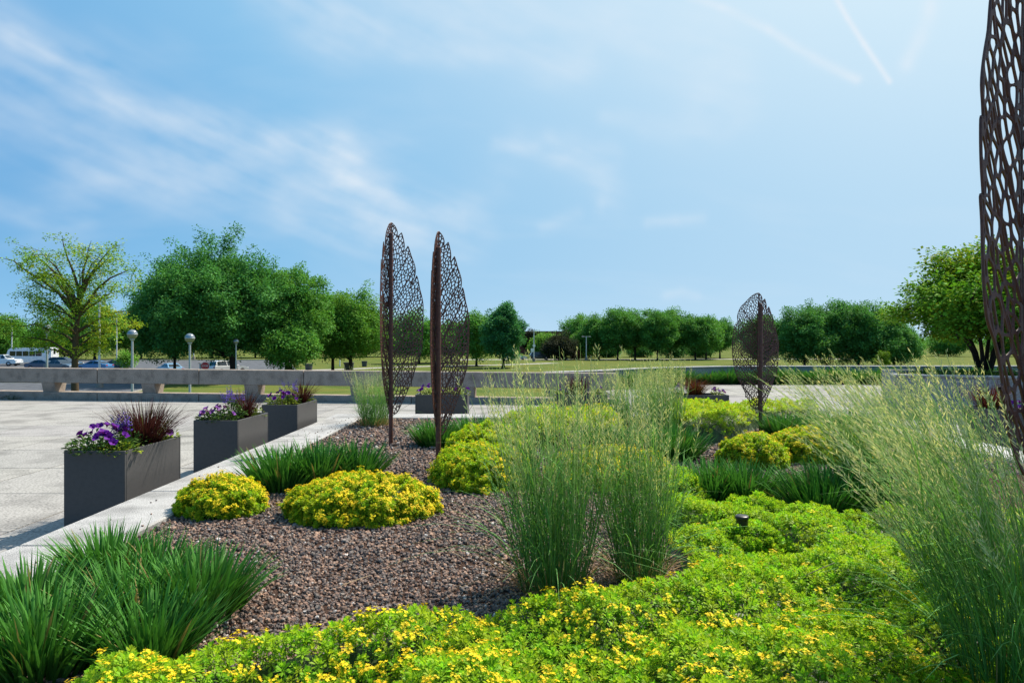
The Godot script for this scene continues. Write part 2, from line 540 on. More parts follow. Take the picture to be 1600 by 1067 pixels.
func build_ground() -> void:
	var far := MB.new()
	far.quad(v(-1500, LOW, -200), v(-1500, LOW, 2400), v(1500, LOW, 2400), v(1500, LOW, -200), Color.WHITE)
	struct("lawn", far, M.lawn, "dry green lawn reaching back to the far trees")
	struct("parking_lot", sheet([Vector2(-170, 76), Vector2(-24, 78), Vector2(-38, 118), Vector2(-47, 147), Vector2(-170, 147)], LOW, LOW + 0.004), M.asphalt)
	struct("road", sheet([Vector2(-110, 43), Vector2(-29, 49), Vector2(-33, 66), Vector2(-110, 70)], LOW, LOW + 0.004), M.asphalt)
	struct("road", sheet([Vector2(-12, 149), Vector2(80, 156), Vector2(80, 162), Vector2(-12, 155)], LOW, LOW + 0.004), M.path)
	struct("footpath", sheet(ribbon_pts([Vector2(-31, 95), Vector2(-25, 99), Vector2(-20, 106), Vector2(-13, 112), Vector2(-2, 118), Vector2(8, 128)], 3.2), LOW, LOW + 0.006), M.path)
	struct("kerb", sheet(ribbon_pts([Vector2(-170, 148.2), Vector2(-48, 148.2), Vector2(-39, 118), Vector2(-24.6, 77)], 0.5), LOW, LOW + 0.13), M.path)
	struct("kerb", sheet(ribbon_pts([Vector2(-110, 70.4), Vector2(-33, 66.4), Vector2(-28.8, 49), Vector2(-110, 42.6)], 0.35), LOW, LOW + 0.12), M.path)
	for i in 9:   # parking bays
		var x := -86.0 + i * 5.4
		struct("bay_marking", sheet([Vector2(x, 92), Vector2(x + 0.14, 92), Vector2(x + 1.2, 98), Vector2(x + 1.06, 98)], LOW + 0.004, LOW + 0.008), M.white_line)
	# the plaza: a body whose top shows only in the joints, and slabs on it
	var edge := PackedVector2Array([Vector2(-34, -7), Vector2(-34, 22.3), Vector2(-15.5, 20.55), Vector2(3.2, 18.75), Vector2(3.3, 24.2), Vector2(5, 26.2), Vector2(6.3, 27.4), Vector2(34, 27.5), Vector2(34, -7)])
	var whole := PackedVector2Array([Vector2(-34.3, -7.3), Vector2(-34.3, 22.8), Vector2(-15.5, 21.0), Vector2(2.6, 19.3), Vector2(2.6, 25.0), Vector2(5, 27.0), Vector2(6.8, 28.4), Vector2(8.7, 29.2), Vector2(12, 29.5), Vector2(34.3, 29.6), Vector2(34.3, -7.3)])
	var plaza := struct("plaza", sheet(Array(whole), LOW - 0.1, -0.014), M.joint, "pale concrete plaza of large square slabs")
	var bed := PackedVector2Array([Vector2(-3.2, 0.6), Vector2(-3.2, 12.5), Vector2(6.2, 12.5), Vector2(6.2, 0.6)])
	M.plaza.vertex_color_use_as_albedo = true
	rng.seed = 4
	var wide := 1.77
	var deep := 1.58
	for j in range(-1, 17):
		for i in range(-14, 14):
			var x0 := -4.63 + i * wide
			var d0 := 7.86 + (j - 4) * deep
			if d0 + deep < 2.2 or (absf(x0 + wide / 2.0) - wide) / (d0 + deep) > 0.78:
				continue
			var g := 0.010
			var sq := PackedVector2Array([Vector2(x0 + g, d0 + g), Vector2(x0 + wide - g, d0 + g), Vector2(x0 + wide - g, d0 + deep - g), Vector2(x0 + g, d0 + deep - g)])
			for piece in Geometry2D.intersect_polygons(sq, edge):
				for bit in Geometry2D.clip_polygons(piece, bed):
					if bit.size() >= 3 and not Geometry2D.is_polygon_clockwise(bit):
						var k := rr(0.9, 1.0)
						part("paving_slab", sheet(Array(bit), -0.06, rr(-0.001, 0.001), Color(k, k * rr(0.985, 1.0), k * rr(0.96, 1.0))), M.plaza, plaza)


# ---------------------------------------------------------------- parapets and walls
func build_walls() -> void:
	var t := thing("parapet", "long weathered precast concrete parapet with open gaps above a low base", "parapet", v(-15.5, 0, 20.7), -deg_to_rad(5.53))
	t.rotation.z = -deg_to_rad(0.28)
	for k in range(-4, 6):
		var x := 1.5 + k * 3.195
		var l := 3.175
		if k == 5:
			l = 2.6
		var b := MB.new()
		b.box(Vector3(0, 0, 0), Vector3(l, 0.44, 0.36), 0.016)
		part("beam", b, M.precast, t, Vector3(x + (l - 3.175) / 2.0, 0.735, -0.18))
		b = MB.new()
		b.box(Vector3.ZERO, Vector3(0.42, 0.32, 0.52), 0.012, Color.WHITE, Basis(Vector3.RIGHT, PI), Vector2(0.97, 0.72))
		part("pedestal", b, M.precast, t, Vector3(x, 0.36, -0.27))
		b = MB.new()
		b.box(Vector3.ZERO, Vector3(l, 0.46, 0.60), 0.014)
		part("base_curb", b, M.precast, t, Vector3(x + (l - 3.175) / 2.0, 0.0, -0.30))
	# the wall that swings back and runs off behind the plaza
	var w := thing("curved_wall", "low grey concrete wall with a pale coping, curving back behind the right part of the plaza", "wall", v(8.7, 0, 29))
	var line := [Vector2(1.2, 23.4), Vector2(3.0, 24.6), Vector2(4.0, 25.75), Vector2(5.2, 26.9), Vector2(6.8, 28.05), Vector2(8.7, 28.9), Vector2(11.2, 29.2), Vector2(14.4, 29.3), Vector2(17.6, 29.35), Vector2(20.8, 29.4), Vector2(24.0, 29.45), Vector2(27.2, 29.5), Vector2(30.4, 29.5), Vector2(34, 29.5)]
	for i in line.size() - 1:
		var a: Vector2 = line[i]
		var b: Vector2 = line[i + 1]
		var m := (a + b) / 2.0
		var l := (b - a).length()
		var turn := atan2(b.y - a.y, b.x - a.x)
		for q in [["wall_panel", 0.40, 0.455, 0.0, 0.34, "grey_wall"], ["coping", 0.05, 0.685, 0.02, 0.46, "granite"], ["wall_base", 0.40, 0.05, -0.05, 0.26, "precast"]]:
			var mb := MB.new()
			mb.box(Vector3.ZERO, Vector3(l + (0.012 if i > 5 else 0.05) - 0.024, q[1], q[4]), 0.01)
			var o := part(q[0], mb, M[q[5]], w, v(m.x, q[2], m.y) - w.position + Vector3(0, 0, -q[3]))
			o.rotation.y = turn
	# raised box with the small tree
	var r := thing("raised_planter", "large grey concrete raised planter with the many-stemmed tree in it", "planter", v(13.23, 0, 16.58), -deg_to_rad(25.0))
	for q in [["front_wall", 0.0, 2.2, 7.2, 0.24], ["back_wall", 0.0, -2.2, 7.2, 0.24], ["side_wall", -3.48, 0.0, 0.24, 4.15], ["side_wall", 3.48, 0.0, 0.24, 4.15]]:
		var mb := MB.new()
		mb.box(Vector3.ZERO, Vector3(q[3], 0.93, q[4]), 0.012)
		part(q[0], mb, M.grey_wall, r, Vector3(q[1], 0.465, q[2]))
	for i in 4:
		var mb := MB.new()
		mb.box(Vector3.ZERO, Vector3(1.79, 0.05, 0.34), 0.01)
		part("coping", mb, M.granite, r, Vector3(-2.71 + i * 1.805, 0.957, 2.2))
	for i in 8:   # upright ribs of the cast face
		var mb := MB.new()
		mb.box(Vector3.ZERO, Vector3(0.06, 0.86, 0.03), 0.008)
		part("rib", mb, M.grey_wall, r, Vector3(-3.3 + i * 0.94, 0.45, 2.333))
	var s := MB.new()
	s.box(Vector3.ZERO, Vector3(6.7, 0.5, 4.1))
	part("soil", s, M.soil, r, Vector3(0, 0.6, 0))


# ---------------------------------------------------------------- the car park and what stands beyond
func wheel(car: Node3D, x: float, z: float, r: float) -> void:
	var mb := MB.new()
	mb.lathe(PackedVector2Array([Vector2(r * 0.62, -0.1), Vector2(r * 0.95, -0.11), Vector2(r, -0.07), Vector2(r, 0.07), Vector2(r * 0.95, 0.11), Vector2(r * 0.62, 0.1)]), 16)
	var o := part("wheel", mb, M.rubber, car, Vector3(x, r, z))
	o.rotation.x = PI / 2
	mb = MB.new()
	mb.lathe(PackedVector2Array([Vector2(0.0, -0.085), Vector2(r * 0.6, -0.075), Vector2(r * 0.62, 0.075), Vector2(0.0, 0.085)]), 12)
	part("rim", mb, M.alloy, o)

func glass(car: Node3D, called: String, pts: Array, m := "car_glass") -> void:
	var mb := MB.new()
	mb.oquad(pts[0], pts[1], pts[2], pts[3], Vector3(0, 0.9, 0), Color.WHITE)
	part(called, mb, M[m], car)

# a car that points along +x: body outline below, glass house above
func car(label: String, paint: String, at: Vector3, turn: float, kind := "sedan", group := "cars parked behind the parapet") -> void:
	var t := thing("pickup_truck" if kind == "pickup" else "parked_car", label, "truck" if kind == "pickup" else "car", at, turn, group)
	var low: PackedVector2Array
	var top: PackedVector2Array
	var belt := 0.92
	match kind:
		"sedan":
			low = PackedVector2Array([Vector2(-2.25, 0.42), Vector2(-2.3, 0.7), Vector2(-2.2, 0.93), Vector2(-1.6, 0.98), Vector2(0.9, 0.94), Vector2(1.7, 0.85), Vector2(2.2, 0.68), Vector2(2.3, 0.45), Vector2(2.2, 0.25), Vector2(-2.15, 0.25)])
			top = PackedVector2Array([Vector2(-1.75, 0.95), Vector2(-1.0, 1.36), Vector2(-0.5, 1.44), Vector2(0.05, 1.42), Vector2(1.05, 0.92)])
		"suv":
			low = PackedVector2Array([Vector2(-2.2, 0.45), Vector2(-2.25, 0.8), Vector2(-2.2, 1.08), Vector2(0.9, 1.06), Vector2(1.8, 0.98), Vector2(2.2, 0.8), Vector2(2.25, 0.5), Vector2(2.15, 0.3), Vector2(-2.1, 0.3)])
			top = PackedVector2Array([Vector2(-2.18, 1.06), Vector2(-1.85, 1.62), Vector2(-1.4, 1.72), Vector2(0.1, 1.68), Vector2(1.0, 1.04)])
			belt = 1.06
		"pickup":
			low = PackedVector2Array([Vector2(-2.85, 0.55), Vector2(-2.9, 1.15), Vector2(-0.7, 1.18), Vector2(1.3, 1.2), Vector2(2.6, 1.1), Vector2(2.85, 0.95), Vector2(2.9, 0.55), Vector2(2.8, 0.4), Vector2(-2.8, 0.4)])
			top = PackedVector2Array([Vector2(-0.75, 1.17), Vector2(-0.6, 1.8), Vector2(-0.3, 1.88), Vector2(0.7, 1.86), Vector2(1.5, 1.18)])
			belt = 1.18
	var half := 0.88 if kind == "sedan" else 0.95
	var mb := MB.new()
	mb.prism(low, -half, half, Color.WHITE, 0.1, 0.8)
	part("body", mb, M["paint_" + paint], t)
	mb = MB.new()
	mb.prism(top, -half + 0.05, half - 0.05, Color.WHITE, 0.45, belt)
	var cab := part("cabin", mb, M["paint_" + paint], t)
	var n := top.size()
	var z := func(y: float) -> float: return half - 0.046 - 0.45 * maxf(0.0, y - belt)
	for s in [-1.0, 1.0]:
		var yt: float = top[2].y - 0.1
		var yb := belt + 0.07
		var xm := (top[0].x + top[n - 1].x) / 2.0
		var f := func(x: float, y: float) -> Vector3: return Vector3(x, y, s * z.call(y))
		var back := lerpf(top[0].x, top[1].x, 0.9) + 0.1
		glass(cab, "window", [f.call(top[0].x + 0.28, yb), f.call(xm - 0.04, yb), f.call(xm - 0.04, yt), f.call(back, yt)])
		glass(cab, "window", [f.call(xm + 0.04, yb), f.call(top[n - 1].x - 0.3, yb), f.call(top[n - 2].x, yt), f.call(xm + 0.04, yt)])
	var a := top[n - 1]
	var b := top[n - 2]
	var out := Vector3(0.012, 0.008, 0)
	var p := a.lerp(b, 0.12)
	var q := a.lerp(b, 0.9)
	glass(cab, "windscreen", [Vector3(p.x, p.y, -z.call(p.y) + 0.1) + out, Vector3(p.x, p.y, z.call(p.y) - 0.1) + out, Vector3(q.x, q.y, z.call(q.y) - 0.08) + out, Vector3(q.x, q.y, -z.call(q.y) + 0.08) + out])
	p = top[0].lerp(top[1], 0.15)
	q = top[0].lerp(top[1], 0.92)
	out.x = -0.012
	glass(cab, "rear_window", [Vector3(p.x, p.y, -z.call(p.y) + 0.12) + out, Vector3(p.x, p.y, z.call(p.y) - 0.12) + out, Vector3(q.x, q.y, z.call(q.y) - 0.1) + out, Vector3(q.x, q.y, -z.call(q.y) + 0.1) + out])
	var r := 0.33 if kind == "sedan" else 0.39
	var wx := 1.72 if kind == "pickup" else 1.38
	for sx in [-1.0, 1.0]:
		for sz in [-1.0, 1.0]:
			wheel(t, sx * wx, sz * (half - 0.08), r)
	for s in [-1.0, 1.0]:
		mb = MB.new()
		mb.box(Vector3.ZERO, Vector3(0.06, 0.14, 0.34), 0.02)
		part("headlight", mb, M.lamp_clear, t, Vector3(low[6].x if kind != "sedan" else 2.22, belt - 0.26, s * (half - 0.24)))
		mb = MB.new()
		mb.box(Vector3.ZERO, Vector3(0.06, 0.16, 0.32), 0.02)
		part("tail_light", mb, M.lamp_red, t, Vector3(low[1].x + 0.02, belt - 0.12, s * (half - 0.22)))
		mb = MB.new()
		mb.box(Vector3.ZERO, Vector3(0.12, 0.12, 0.2), 0.03)
		part("mirror", mb, M["paint_" + paint], t, Vector3(top[n - 1].x - 0.22, belt + 0.06, s * (half + 0.06)))

func build_bus() -> void:
	var t := thing("shuttle_bus", "white shuttle bus with dark side windows parked behind the white pickup", "bus", v(-84.0, LOW, 119), 0.06)
	var mb := MB.new()
	mb.prism(PackedVector2Array([Vector2(-4.1, 0.45), Vector2(-4.2, 1.3), Vector2(-3.4, 1.5), Vector2(-3.1, 2.6), Vector2(-2.6, 2.95), Vector2(3.9, 3.0), Vector2(4.1, 2.8), Vector2(4.1, 0.45)]), -1.15, 1.15, Color.WHITE, 0.05, 1.2)
	part("body", mb, M.paint_white, t)
	for i in 5:
		mb = MB.new()
		mb.box(Vector3.ZERO, Vector3(0.98, 0.85, 0.03), 0.01)
		part("window", mb, M.car_glass, t, Vector3(-2.3 + i * 1.08, 1.95, 1.115))
	mb = MB.new()
	mb.box(Vector3.ZERO, Vector3(0.03, 1.9, 1.0), 0.01)
	var d := part("rear_door", mb, M.paint_white, t, Vector3(4.11, 1.7, 0.2))
	mb = MB.new()
	mb.box(Vector3.ZERO, Vector3(0.03, 0.7, 0.6), 0.01)
	part("window", mb, M.car_glass, d, Vector3(0.012, 0.5, 0))
	mb = MB.new()
	mb.box(Vector3.ZERO, Vector3(0.75, 1.9, 0.03), 0.01)
	d = part("side_door", mb, M.paint_white, t, Vector3(3.55, 1.65, 1.125))
	mb = MB.new()
	mb.box(Vector3.ZERO, Vector3(0.42, 0.6, 0.02), 0.005)
	part("window", mb, M.car_glass, d, Vector3(0, 0.5, 0.02))
	for x in [-2.7, 2.4]:
		for s in [-1.0, 1.0]:
			wheel(t, x, s * 1.05, 0.42)

func globe_lamp(label: String, x: float, d: float, h: float) -> void:
	var t := thing("globe_lamp", label, "street lamp", v(x, LOW, d), 0, "globe lamps beyond the parapet")
	var mb := MB.new()
	mb.tube(PackedVector3Array([Vector3.ZERO, Vector3(0, h - 0.28, 0)]), PackedFloat32Array([0.075, 0.055]), 10)
	part("pole", mb, M.galvanised, t)
	mb = MB.new()
	mb.lathe(PackedVector2Array([Vector2(0.05, 0), Vector2(0.1, 0.02), Vector2(0.12, 0.08), Vector2(0.08, 0.1)]), 14)
	part("collar", mb, M.galvanised, t, Vector3(0, h - 0.34, 0))
	var s := SphereMesh.new()
	s.radius = 0.26
	s.height = 0.52
	s.radial_segments = 28
	s.rings = 16
	part("globe", s, M.globe, t, Vector3(0, h, 0))
	mb = MB.new()
	mb.lathe(PackedVector2Array([Vector2(0.261, -0.02), Vector2(0.268, -0.01), Vector2(0.268, 0.01), Vector2(0.261, 0.02)]), 28)
	part("seam_ring", mb, M.galvanised, t, Vector3(0, h, 0))

func light_pole(label: String, x: float, d: float, h: float, sign_boxes := false) -> void:
	var t := thing("light_pole", label, "light pole", v(x, LOW, d), 0, "tall light poles round the car park")
	var mb := MB.new()
	mb.lathe(PackedVector2Array([Vector2(0.3, 0), Vector2(0.3, 0.7), Vector2(0.26, 0.74), Vector2(0.0, 0.74)]), 14)
	part("footing", mb, M.precast, t)
	mb = MB.new()
	mb.tube(PackedVector3Array([Vector3(0, 0.7, 0), Vector3(0, h, 0)]), PackedFloat32Array([0.11, 0.07]), 10)
	part("pole", mb, M.pole_white, t)
	mb = MB.new()
	mb.tube(PackedVector3Array([Vector3(-0.5, h - 0.12, 0), Vector3(0.5, h - 0.12, 0)]), PackedFloat32Array([0.03, 0.03]), 6)
	part("cross_arm", mb, M.pole_white, t)
	for s in [-1.0, 1.0]:
		mb = MB.new()
		mb.box(Vector3.ZERO, Vector3(0.5, 0.12, 0.3), 0.03)
		part("lamp_head", mb, M.galvanised, t, Vector3(s * 0.72, h - 0.1, 0))
	if sign_boxes:
		mb = MB.new()
		mb.box(Vector3.ZERO, Vector3(0.55, 0.7, 0.05), 0.01)
		part("sign_plate", mb, M.sign_white, t, Vector3(-0.35, 2.3, 0.12))
		mb = MB.new()
		mb.lathe(PackedVector2Array([Vector2(0, -0.02), Vector2(0.28, -0.02), Vector2(0.28, 0.02), Vector2(0, 0.02)]), 20)
		part("round_plate", mb, M.sign_white, t, Vector3(0.02, 3.2, 0.14)).rotation.x = PI / 2

func build_far() -> void:
	build_bus()
	car("white crew-cab pickup truck at the left end of the parked cars", "white", v(-84.6, LOW, 113), 0.05, "pickup")
	car("navy sedan parked just in front of the white shuttle bus", "navy", v(-67.2, LOW, 98), 0.03)
	car("slate grey sedan between the navy sedan and the yellow-green tree trunk", "slate", v(-63.4, LOW, 96), -0.25)
	car("dark car half hidden behind the yellow-green tree trunk", "dark", v(-67.5, LOW, 103), 0.1, "suv")
	car("deep blue sedan right of the yellow-green tree trunk", "deep_blue", v(-57.6, LOW, 94), PI - 0.06)
	car("dark car with red tail lights right of the deep blue sedan", "dark", v(-57.2, LOW, 98), PI + 0.2)
	car("light blue sedan on its own under the big maple", "sky_blue", v(-41.4, LOW, 82.5), PI - 0.75)
	car("white sport utility vehicle beside the big maple trunk", "white", v(-35.0, LOW, 84), 0.95, "suv")
	car("tiny white car on the far road beside the dark conical tree", "silver", v(1.0, LOW, 151.5), 0.1, "sedan", "cars on the far road")
	car("tiny black car on the far road beside the brick building", "dark", v(6.2, LOW, 152.5), 0.1, "suv", "cars on the far road")
	globe_lamp("grey globe lamp in front of the big maple's dark crown", -17.95, 38, 4.24)
	globe_lamp("globe lamp half covered by yellow leaves beside the big maple", -20.6, 37, 4.44)
	globe_lamp("globe lamp in the yellow-green tree, above the navy sedan", -30.0, 44, 4.9)
	globe_lamp("dim globe lamp buried in the big maple's leaves near its trunk", -26.3, 65.0, 4.05)
	light_pole("slender white light pole above the white pickup truck", -88.0, 120, 8.1)
	light_pole("white light pole rising right behind the yellow-green tree's trunk", -36.3, 60, 8.05)
	light_pole("white light pole with a bare footing on the empty asphalt", -73.6, 127, 9.2)
	light_pole("light pole carrying two white signs by the brick building", 4.4, 137, 6.2, true)
	light_pole("light pole in front of the row of trees beyond the lawn", 16.0, 147, 5.2)
	light_pole("white light pole between the big maple and the yellow-green tree", -70.0, 150, 9.0)
	# stop sign
	var t := thing("stop_sign", "red octagonal stop sign behind the parapet", "sign", v(-28.8, LOW, 64), 0.35)
	var mb := MB.new()
	mb.tube(PackedVector3Array([Vector3(0, 0, -0.04), Vector3(0, 2.1, -0.04)]), PackedFloat32Array([0.03, 0.03]), 6)
	part("post", mb, M.galvanised, t)
	var oct := PackedVector2Array()
	var ring := PackedVector2Array()
	for i in 8:
		oct.append(Vector2.from_angle(TAU * (i + 0.5) / 8.0) * 0.38)
		ring.append(Vector2.from_angle(TAU * (i + 0.5) / 8.0) * 0.41)
	mb = MB.new()
	mb.prism(ring, -0.012, 0.0)
	part("border", mb, M.sign_white, t, Vector3(0, 1.75, 0))
	mb = MB.new()
	mb.prism(oct, 0.001, 0.006)
	part("plate", mb, M.sign_red, t, Vector3(0, 1.75, 0))
	var tm := TextMesh.new()
	tm.text = "STOP"
	var sf := SystemFont.new()
	sf.font_names = PackedStringArray(["Droid Sans"])
	tm.font = sf
	tm.font_size = 32
	tm.pixel_size = 0.0075
	tm.depth = 0.004
	part("lettering", tm, M.sign_white, t, Vector3(0, 1.75, 0.009))
	t = thing("traffic_sign", "grey back of a traffic sign beside the stop sign", "sign", v(-29.5, LOW, 64.6), 2.4)
	mb = MB.new()
	mb.tube(PackedVector3Array([Vector3(0, 0, -0.04), Vector3(0, 2.0, -0.04)]), PackedFloat32Array([0.03, 0.03]), 6)
	part("post", mb, M.galvanised, t)
	mb = MB.new()
	mb.box(Vector3(0, 1.65, 0), Vector3(0.5, 0.6, 0.02), 0.005)
	part("plate", mb, M.galvanised, t)
	for q in [[-28.9, 97.0, 1.1, 0.9, "dark tub on the grass between two maple trunks"], [-21.9, 91.5, 1.35, 1.25, "big dark tub at the foot of the rounded maple"], [-23.8, 110.0, 0.9, 0.9, "small dark tub standing by the footpath"]]:
		t = thing("planter_tub", q[4], "planter", v(q[0], LOW, q[1]), 0.0, "dark tubs by the footpath")
		mb = MB.new()
		mb.lathe(PackedVector2Array([Vector2(q[2] * 0.42, 0), Vector2(q[2] * 0.5, q[3] * 0.9), Vector2(q[2] * 0.54, q[3] * 0.92), Vector2(q[2] * 0.54, q[3]), Vector2(q[2] * 0.47, q[3]), Vector2(q[2] * 0.46, q[3] * 0.85)]), 18)
		part("shell", mb, M.tub, t)
		mb = MB.new()
		mb.lathe(PackedVector2Array([Vector2(q[2] * 0.46, q[3] * 0.86), Vector2(0, q[3] * 0.9)]), 18)
		part("soil", mb, M.soil, t)
	mb = MB.new()
	mb.box(Vector3(0, 0.55, 0), Vector3(0.16, 1.1, 0.16), 0.03)
	single("marker_post", mb, M.sign_white, "short white marker post beside the footpath", "post", v(-28.0, LOW, 111))
	# brick building
	t = thing("brick_building", "low flat-roofed brick building far behind the lawn", "building", v(10.0, LOW, 212))
	mb = MB.new()
	mb.box(Vector3(0, 3.5, -4), Vector3(12.6, 7.0, 8))
	part("wall", mb, M.brick_wall, t)
	mb = MB.new()
	mb.box(Vector3(0, 7.12, -4), Vector3(13.0, 0.28, 8.4), 0.03)
	part("roof_edge", mb, M.tub, t)
	mb = MB.new()
	mb.box(Vector3(6.42, 3.5, -0.3), Vector3(0.26, 7.0, 0.7))
	part("corner_strip", mb, M.render_white, t)
	for i in 4:
		for j in 2:
			mb = MB.new()
			mb.box(Vector3.ZERO, Vector3(1.5, 1.5, 0.1), 0.02)
			var w := part("window_frame", mb, M.render_white, t, Vector3(-4.6 + i * 3.0, 1.9 + j * 3.1, 0.02))
			mb = MB.new()
			mb.box(Vector3.ZERO, Vector3(1.25, 1.25, 0.05))
			part("pane", mb, M.window_glass, w, Vector3(0, 0, 0.04))
	t = thing("low_building", "low brown building behind the conical dark tree", "building", v(-2.5, LOW, 230))
	mb = MB.new()
	mb.box(Vector3(2.0, 3.6, -4), Vector3(17, 7.2, 8))
	part("wall", mb, M.brick_wall, t)
	mb = MB.new()
	mb.box(Vector3(2.0, 7.35, -4), Vector3(17.4, 0.3, 8.4), 0.03)
	part("roof_edge", mb, M.tub, t)
	for q in [[128.0, 260.0, 14.0, 3.4, "pale low house far off behind the tall reeds"], [150.0, 275.0, 12.0, 3.0, "small tan house far off beside the many-stemmed tree"]]:
		t = thing("house", q[4], "house", v(q[0], LOW, q[1]))
		mb = MB.new()
		mb.box(Vector3(0, q[3] / 2, 0), Vector3(q[2], q[3], 7))
		part("wall", mb, M.render_white, t)
		mb = MB.new()
		mb.prism(PackedVector2Array([Vector2(-4.0, q[3]), Vector2(0, q[3] + 1.9), Vector2(4.0, q[3])]), -q[2] / 2 - 0.4, q[2] / 2 + 0.4)
		part("roof", mb, M.tub, t).rotation.y = PI / 2


# ---------------------------------------------------------------- trees
var clumps := []

func make_clumps() -> void:
	rng.seed = 77
	for k in 4:
		var mb := MB.new()
		for i in 22:
			var d := Vector3(rr(-1, 1), rr(-0.75, 0.75), rr(-1, 1))
			if d.length() > 1.05:
				d = d.normalized() * rr(0.7, 1.0)
			var out := (d + Vector3(rr(-0.7, 0.7), rr(-0.6, 0.25), rr(-0.7, 0.7))).normalized()
			var up := (Vector3.UP + Vector3(rr(-0.8, 0.8), 0, rr(-0.8, 0.8)) + d * 0.5).normalized()
			var s := rr(0.8, 1.15)
			mb.leaf(d, out, up, rr(0.36, 0.5), rr(0.24, 0.34), Color(s, s, s * rr(0.8, 1.0)), 0.5, 0.1)
		clumps.append(mb.mesh())

# splits the clump places over the four clump shapes
func crown(parent: Node3D, places: Array, size: float, col: Color, vary := 0.22, flat := 1.0, called := "crown") -> void:
	var where := []
	var tint := []
	for k in 4:
		var w: Array[Transform3D] = []
		where.append(w)
		tint.append(PackedColorArray())
	for i in places.size():
		var b := Basis.from_euler(Vector3(rr(-0.5, 0.5), rr(0, TAU), rr(-0.5, 0.5))).scaled(Vector3(1, flat, 1) * size * rr(0.75, 1.25))
		var k := i % 4
		where[k].append(Transform3D(b, places[i]))
		var f := 1.0 + rr(-vary, vary)
		tint[k].append(Color(col.r * f * rr(0.85, 1.2), col.g * f, col.b * f))
	for k in 4:
		if where[k].size():
			many(called, clumps[k], M.tree_leaf, where[k], tint[k], parent)

func limb_line(a: Vector3, b: Vector3, sag: float, n := 5) -> PackedVector3Array:
	var pts := PackedVector3Array()
	for i in n:
		var t := float(i) / (n - 1)
		pts.append(a.lerp(b, t) + Vector3(0, sag * sin(t * PI), 0) + (Vector3(rr(-1, 1), rr(-1, 1), rr(-1, 1)) * 0.03 * a.distance_to(b) if i > 0 and i < n - 1 else Vector3.ZERO))
	return pts

func taper(r0: float, r1: float, n := 5) -> PackedFloat32Array:
	var r := PackedFloat32Array()
	for i in n:
		r.append(lerpf(r0, r1, float(i) / (n - 1)))
	return r

# a broadleaf tree: lobes of leaf clumps held by limbs
func tree(called: String, label: String, x: float, d: float, h: float, r: float, bare: float, col: Color, o := {}) -> Node3D:
	rng.seed = int(absf(x) * 91 + d * 17 + h * 5)
	var t := thing(called, label, "bush" if "bush" in called else "tree", v(x, o.get("y", LOW), d), rr(0, TAU) if not o.has("turn") else o.turn, o.get("group", "trees beyond the parapet"))
	var n: int = o.get("n", 500)
	var size: float = o.get("size", 0.6)
	var egg: float = o.get("egg", 0.25)
	var loose: float = o.get("loose", 0.0)
	var cy := h * (bare + (1.0 - bare) * 0.5)
	var ry := h * (1.0 - bare) * 0.5
	var tr: float = o.get("trunk", h * 0.022)
	var ox: float = o.get("shift", 0.0)     # the crown's middle, to the side of the trunk
	var wood := MB.new()
	wood.tube(PackedVector3Array([Vector3(0, -0.1, 0), Vector3(0, h * 0.04, 0), Vector3(ox * 0.1, h * bare, 0), Vector3(ox * 0.5 + rr(-0.1, 0.1), h * 0.5, rr(-0.1, 0.1)), Vector3(ox, h * 0.86, 0)]), PackedFloat32Array([tr * 1.45, tr * 1.05, tr * 0.92, tr * 0.6, tr * 0.1]), 8)
	var lobes: int = o.get("lobes", 22)
	var places := []
	var limbs := MB.new()
	var off := rr(0, TAU)
	for i in lobes:
		var yn := 1.0 - 2.0 * (i + 0.5) / lobes
		var a := off + i * 2.39996 + rr(-0.3, 0.3)
		var s := sqrt(1.0 - yn * yn)
		var dir := Vector3(cos(a) * s, yn, sin(a) * s)
		var k := rr(0.50, 0.76) * (1.0 + loose * rr(-0.3, 0.3))
		var wide := 1.0 - egg * yn
		var lobe := Vector3(ox, cy, 0) + Vector3(dir.x * r * wide, dir.y * ry, dir.z * r * wide) * k
		var lr := Vector3(r * 0.42, minf(ry, r) * 0.38, r * 0.42) * rr(0.6, 1.3)
		limbs.tube(limb_line(Vector3(ox * 0.3, clampf(lobe.y - ry * 0.5, h * bare * 0.95, h * 0.75), 0), lobe, -0.04 * r), taper(tr * 0.42, tr * 0.06), 5)
		for j in n / lobes:
			var q := Vector3(rr(-1, 1), rr(-1, 1), rr(-1, 1))
			while q.length() > 1.0 or q.length() < 0.05:
				q = Vector3(rr(-1, 1), rr(-1, 1), rr(-1, 1))
			q = q.normalized() * lerpf(q.length(), 1.0, 0.5)
			places.append(lobe + q * lr)
		# sprays of leaves that reach out of the lobe
		for j in 4:
			var way := (dir * Vector3(1, 0.6, 1) + Vector3(rr(-0.9, 0.9), rr(0.1, 1.1), rr(-0.9, 0.9))).normalized()
			var long := lr.x * rr(0.95, 1.55)
			for m in int(n / lobes * 0.11) + 1:
				places.append(lobe + way * long * rr(0.45, 1.0) + Vector3(rr(-1, 1), rr(-1, 1), rr(-1, 1)) * size * 0.42)
	part("trunk", wood, M[o.get("bark", "bark")], t)
	part("limbs", limbs, M[o.get("bark", "bark")], t)
	crown(t, places, size, col, o.get("vary", 0.22))
	return t

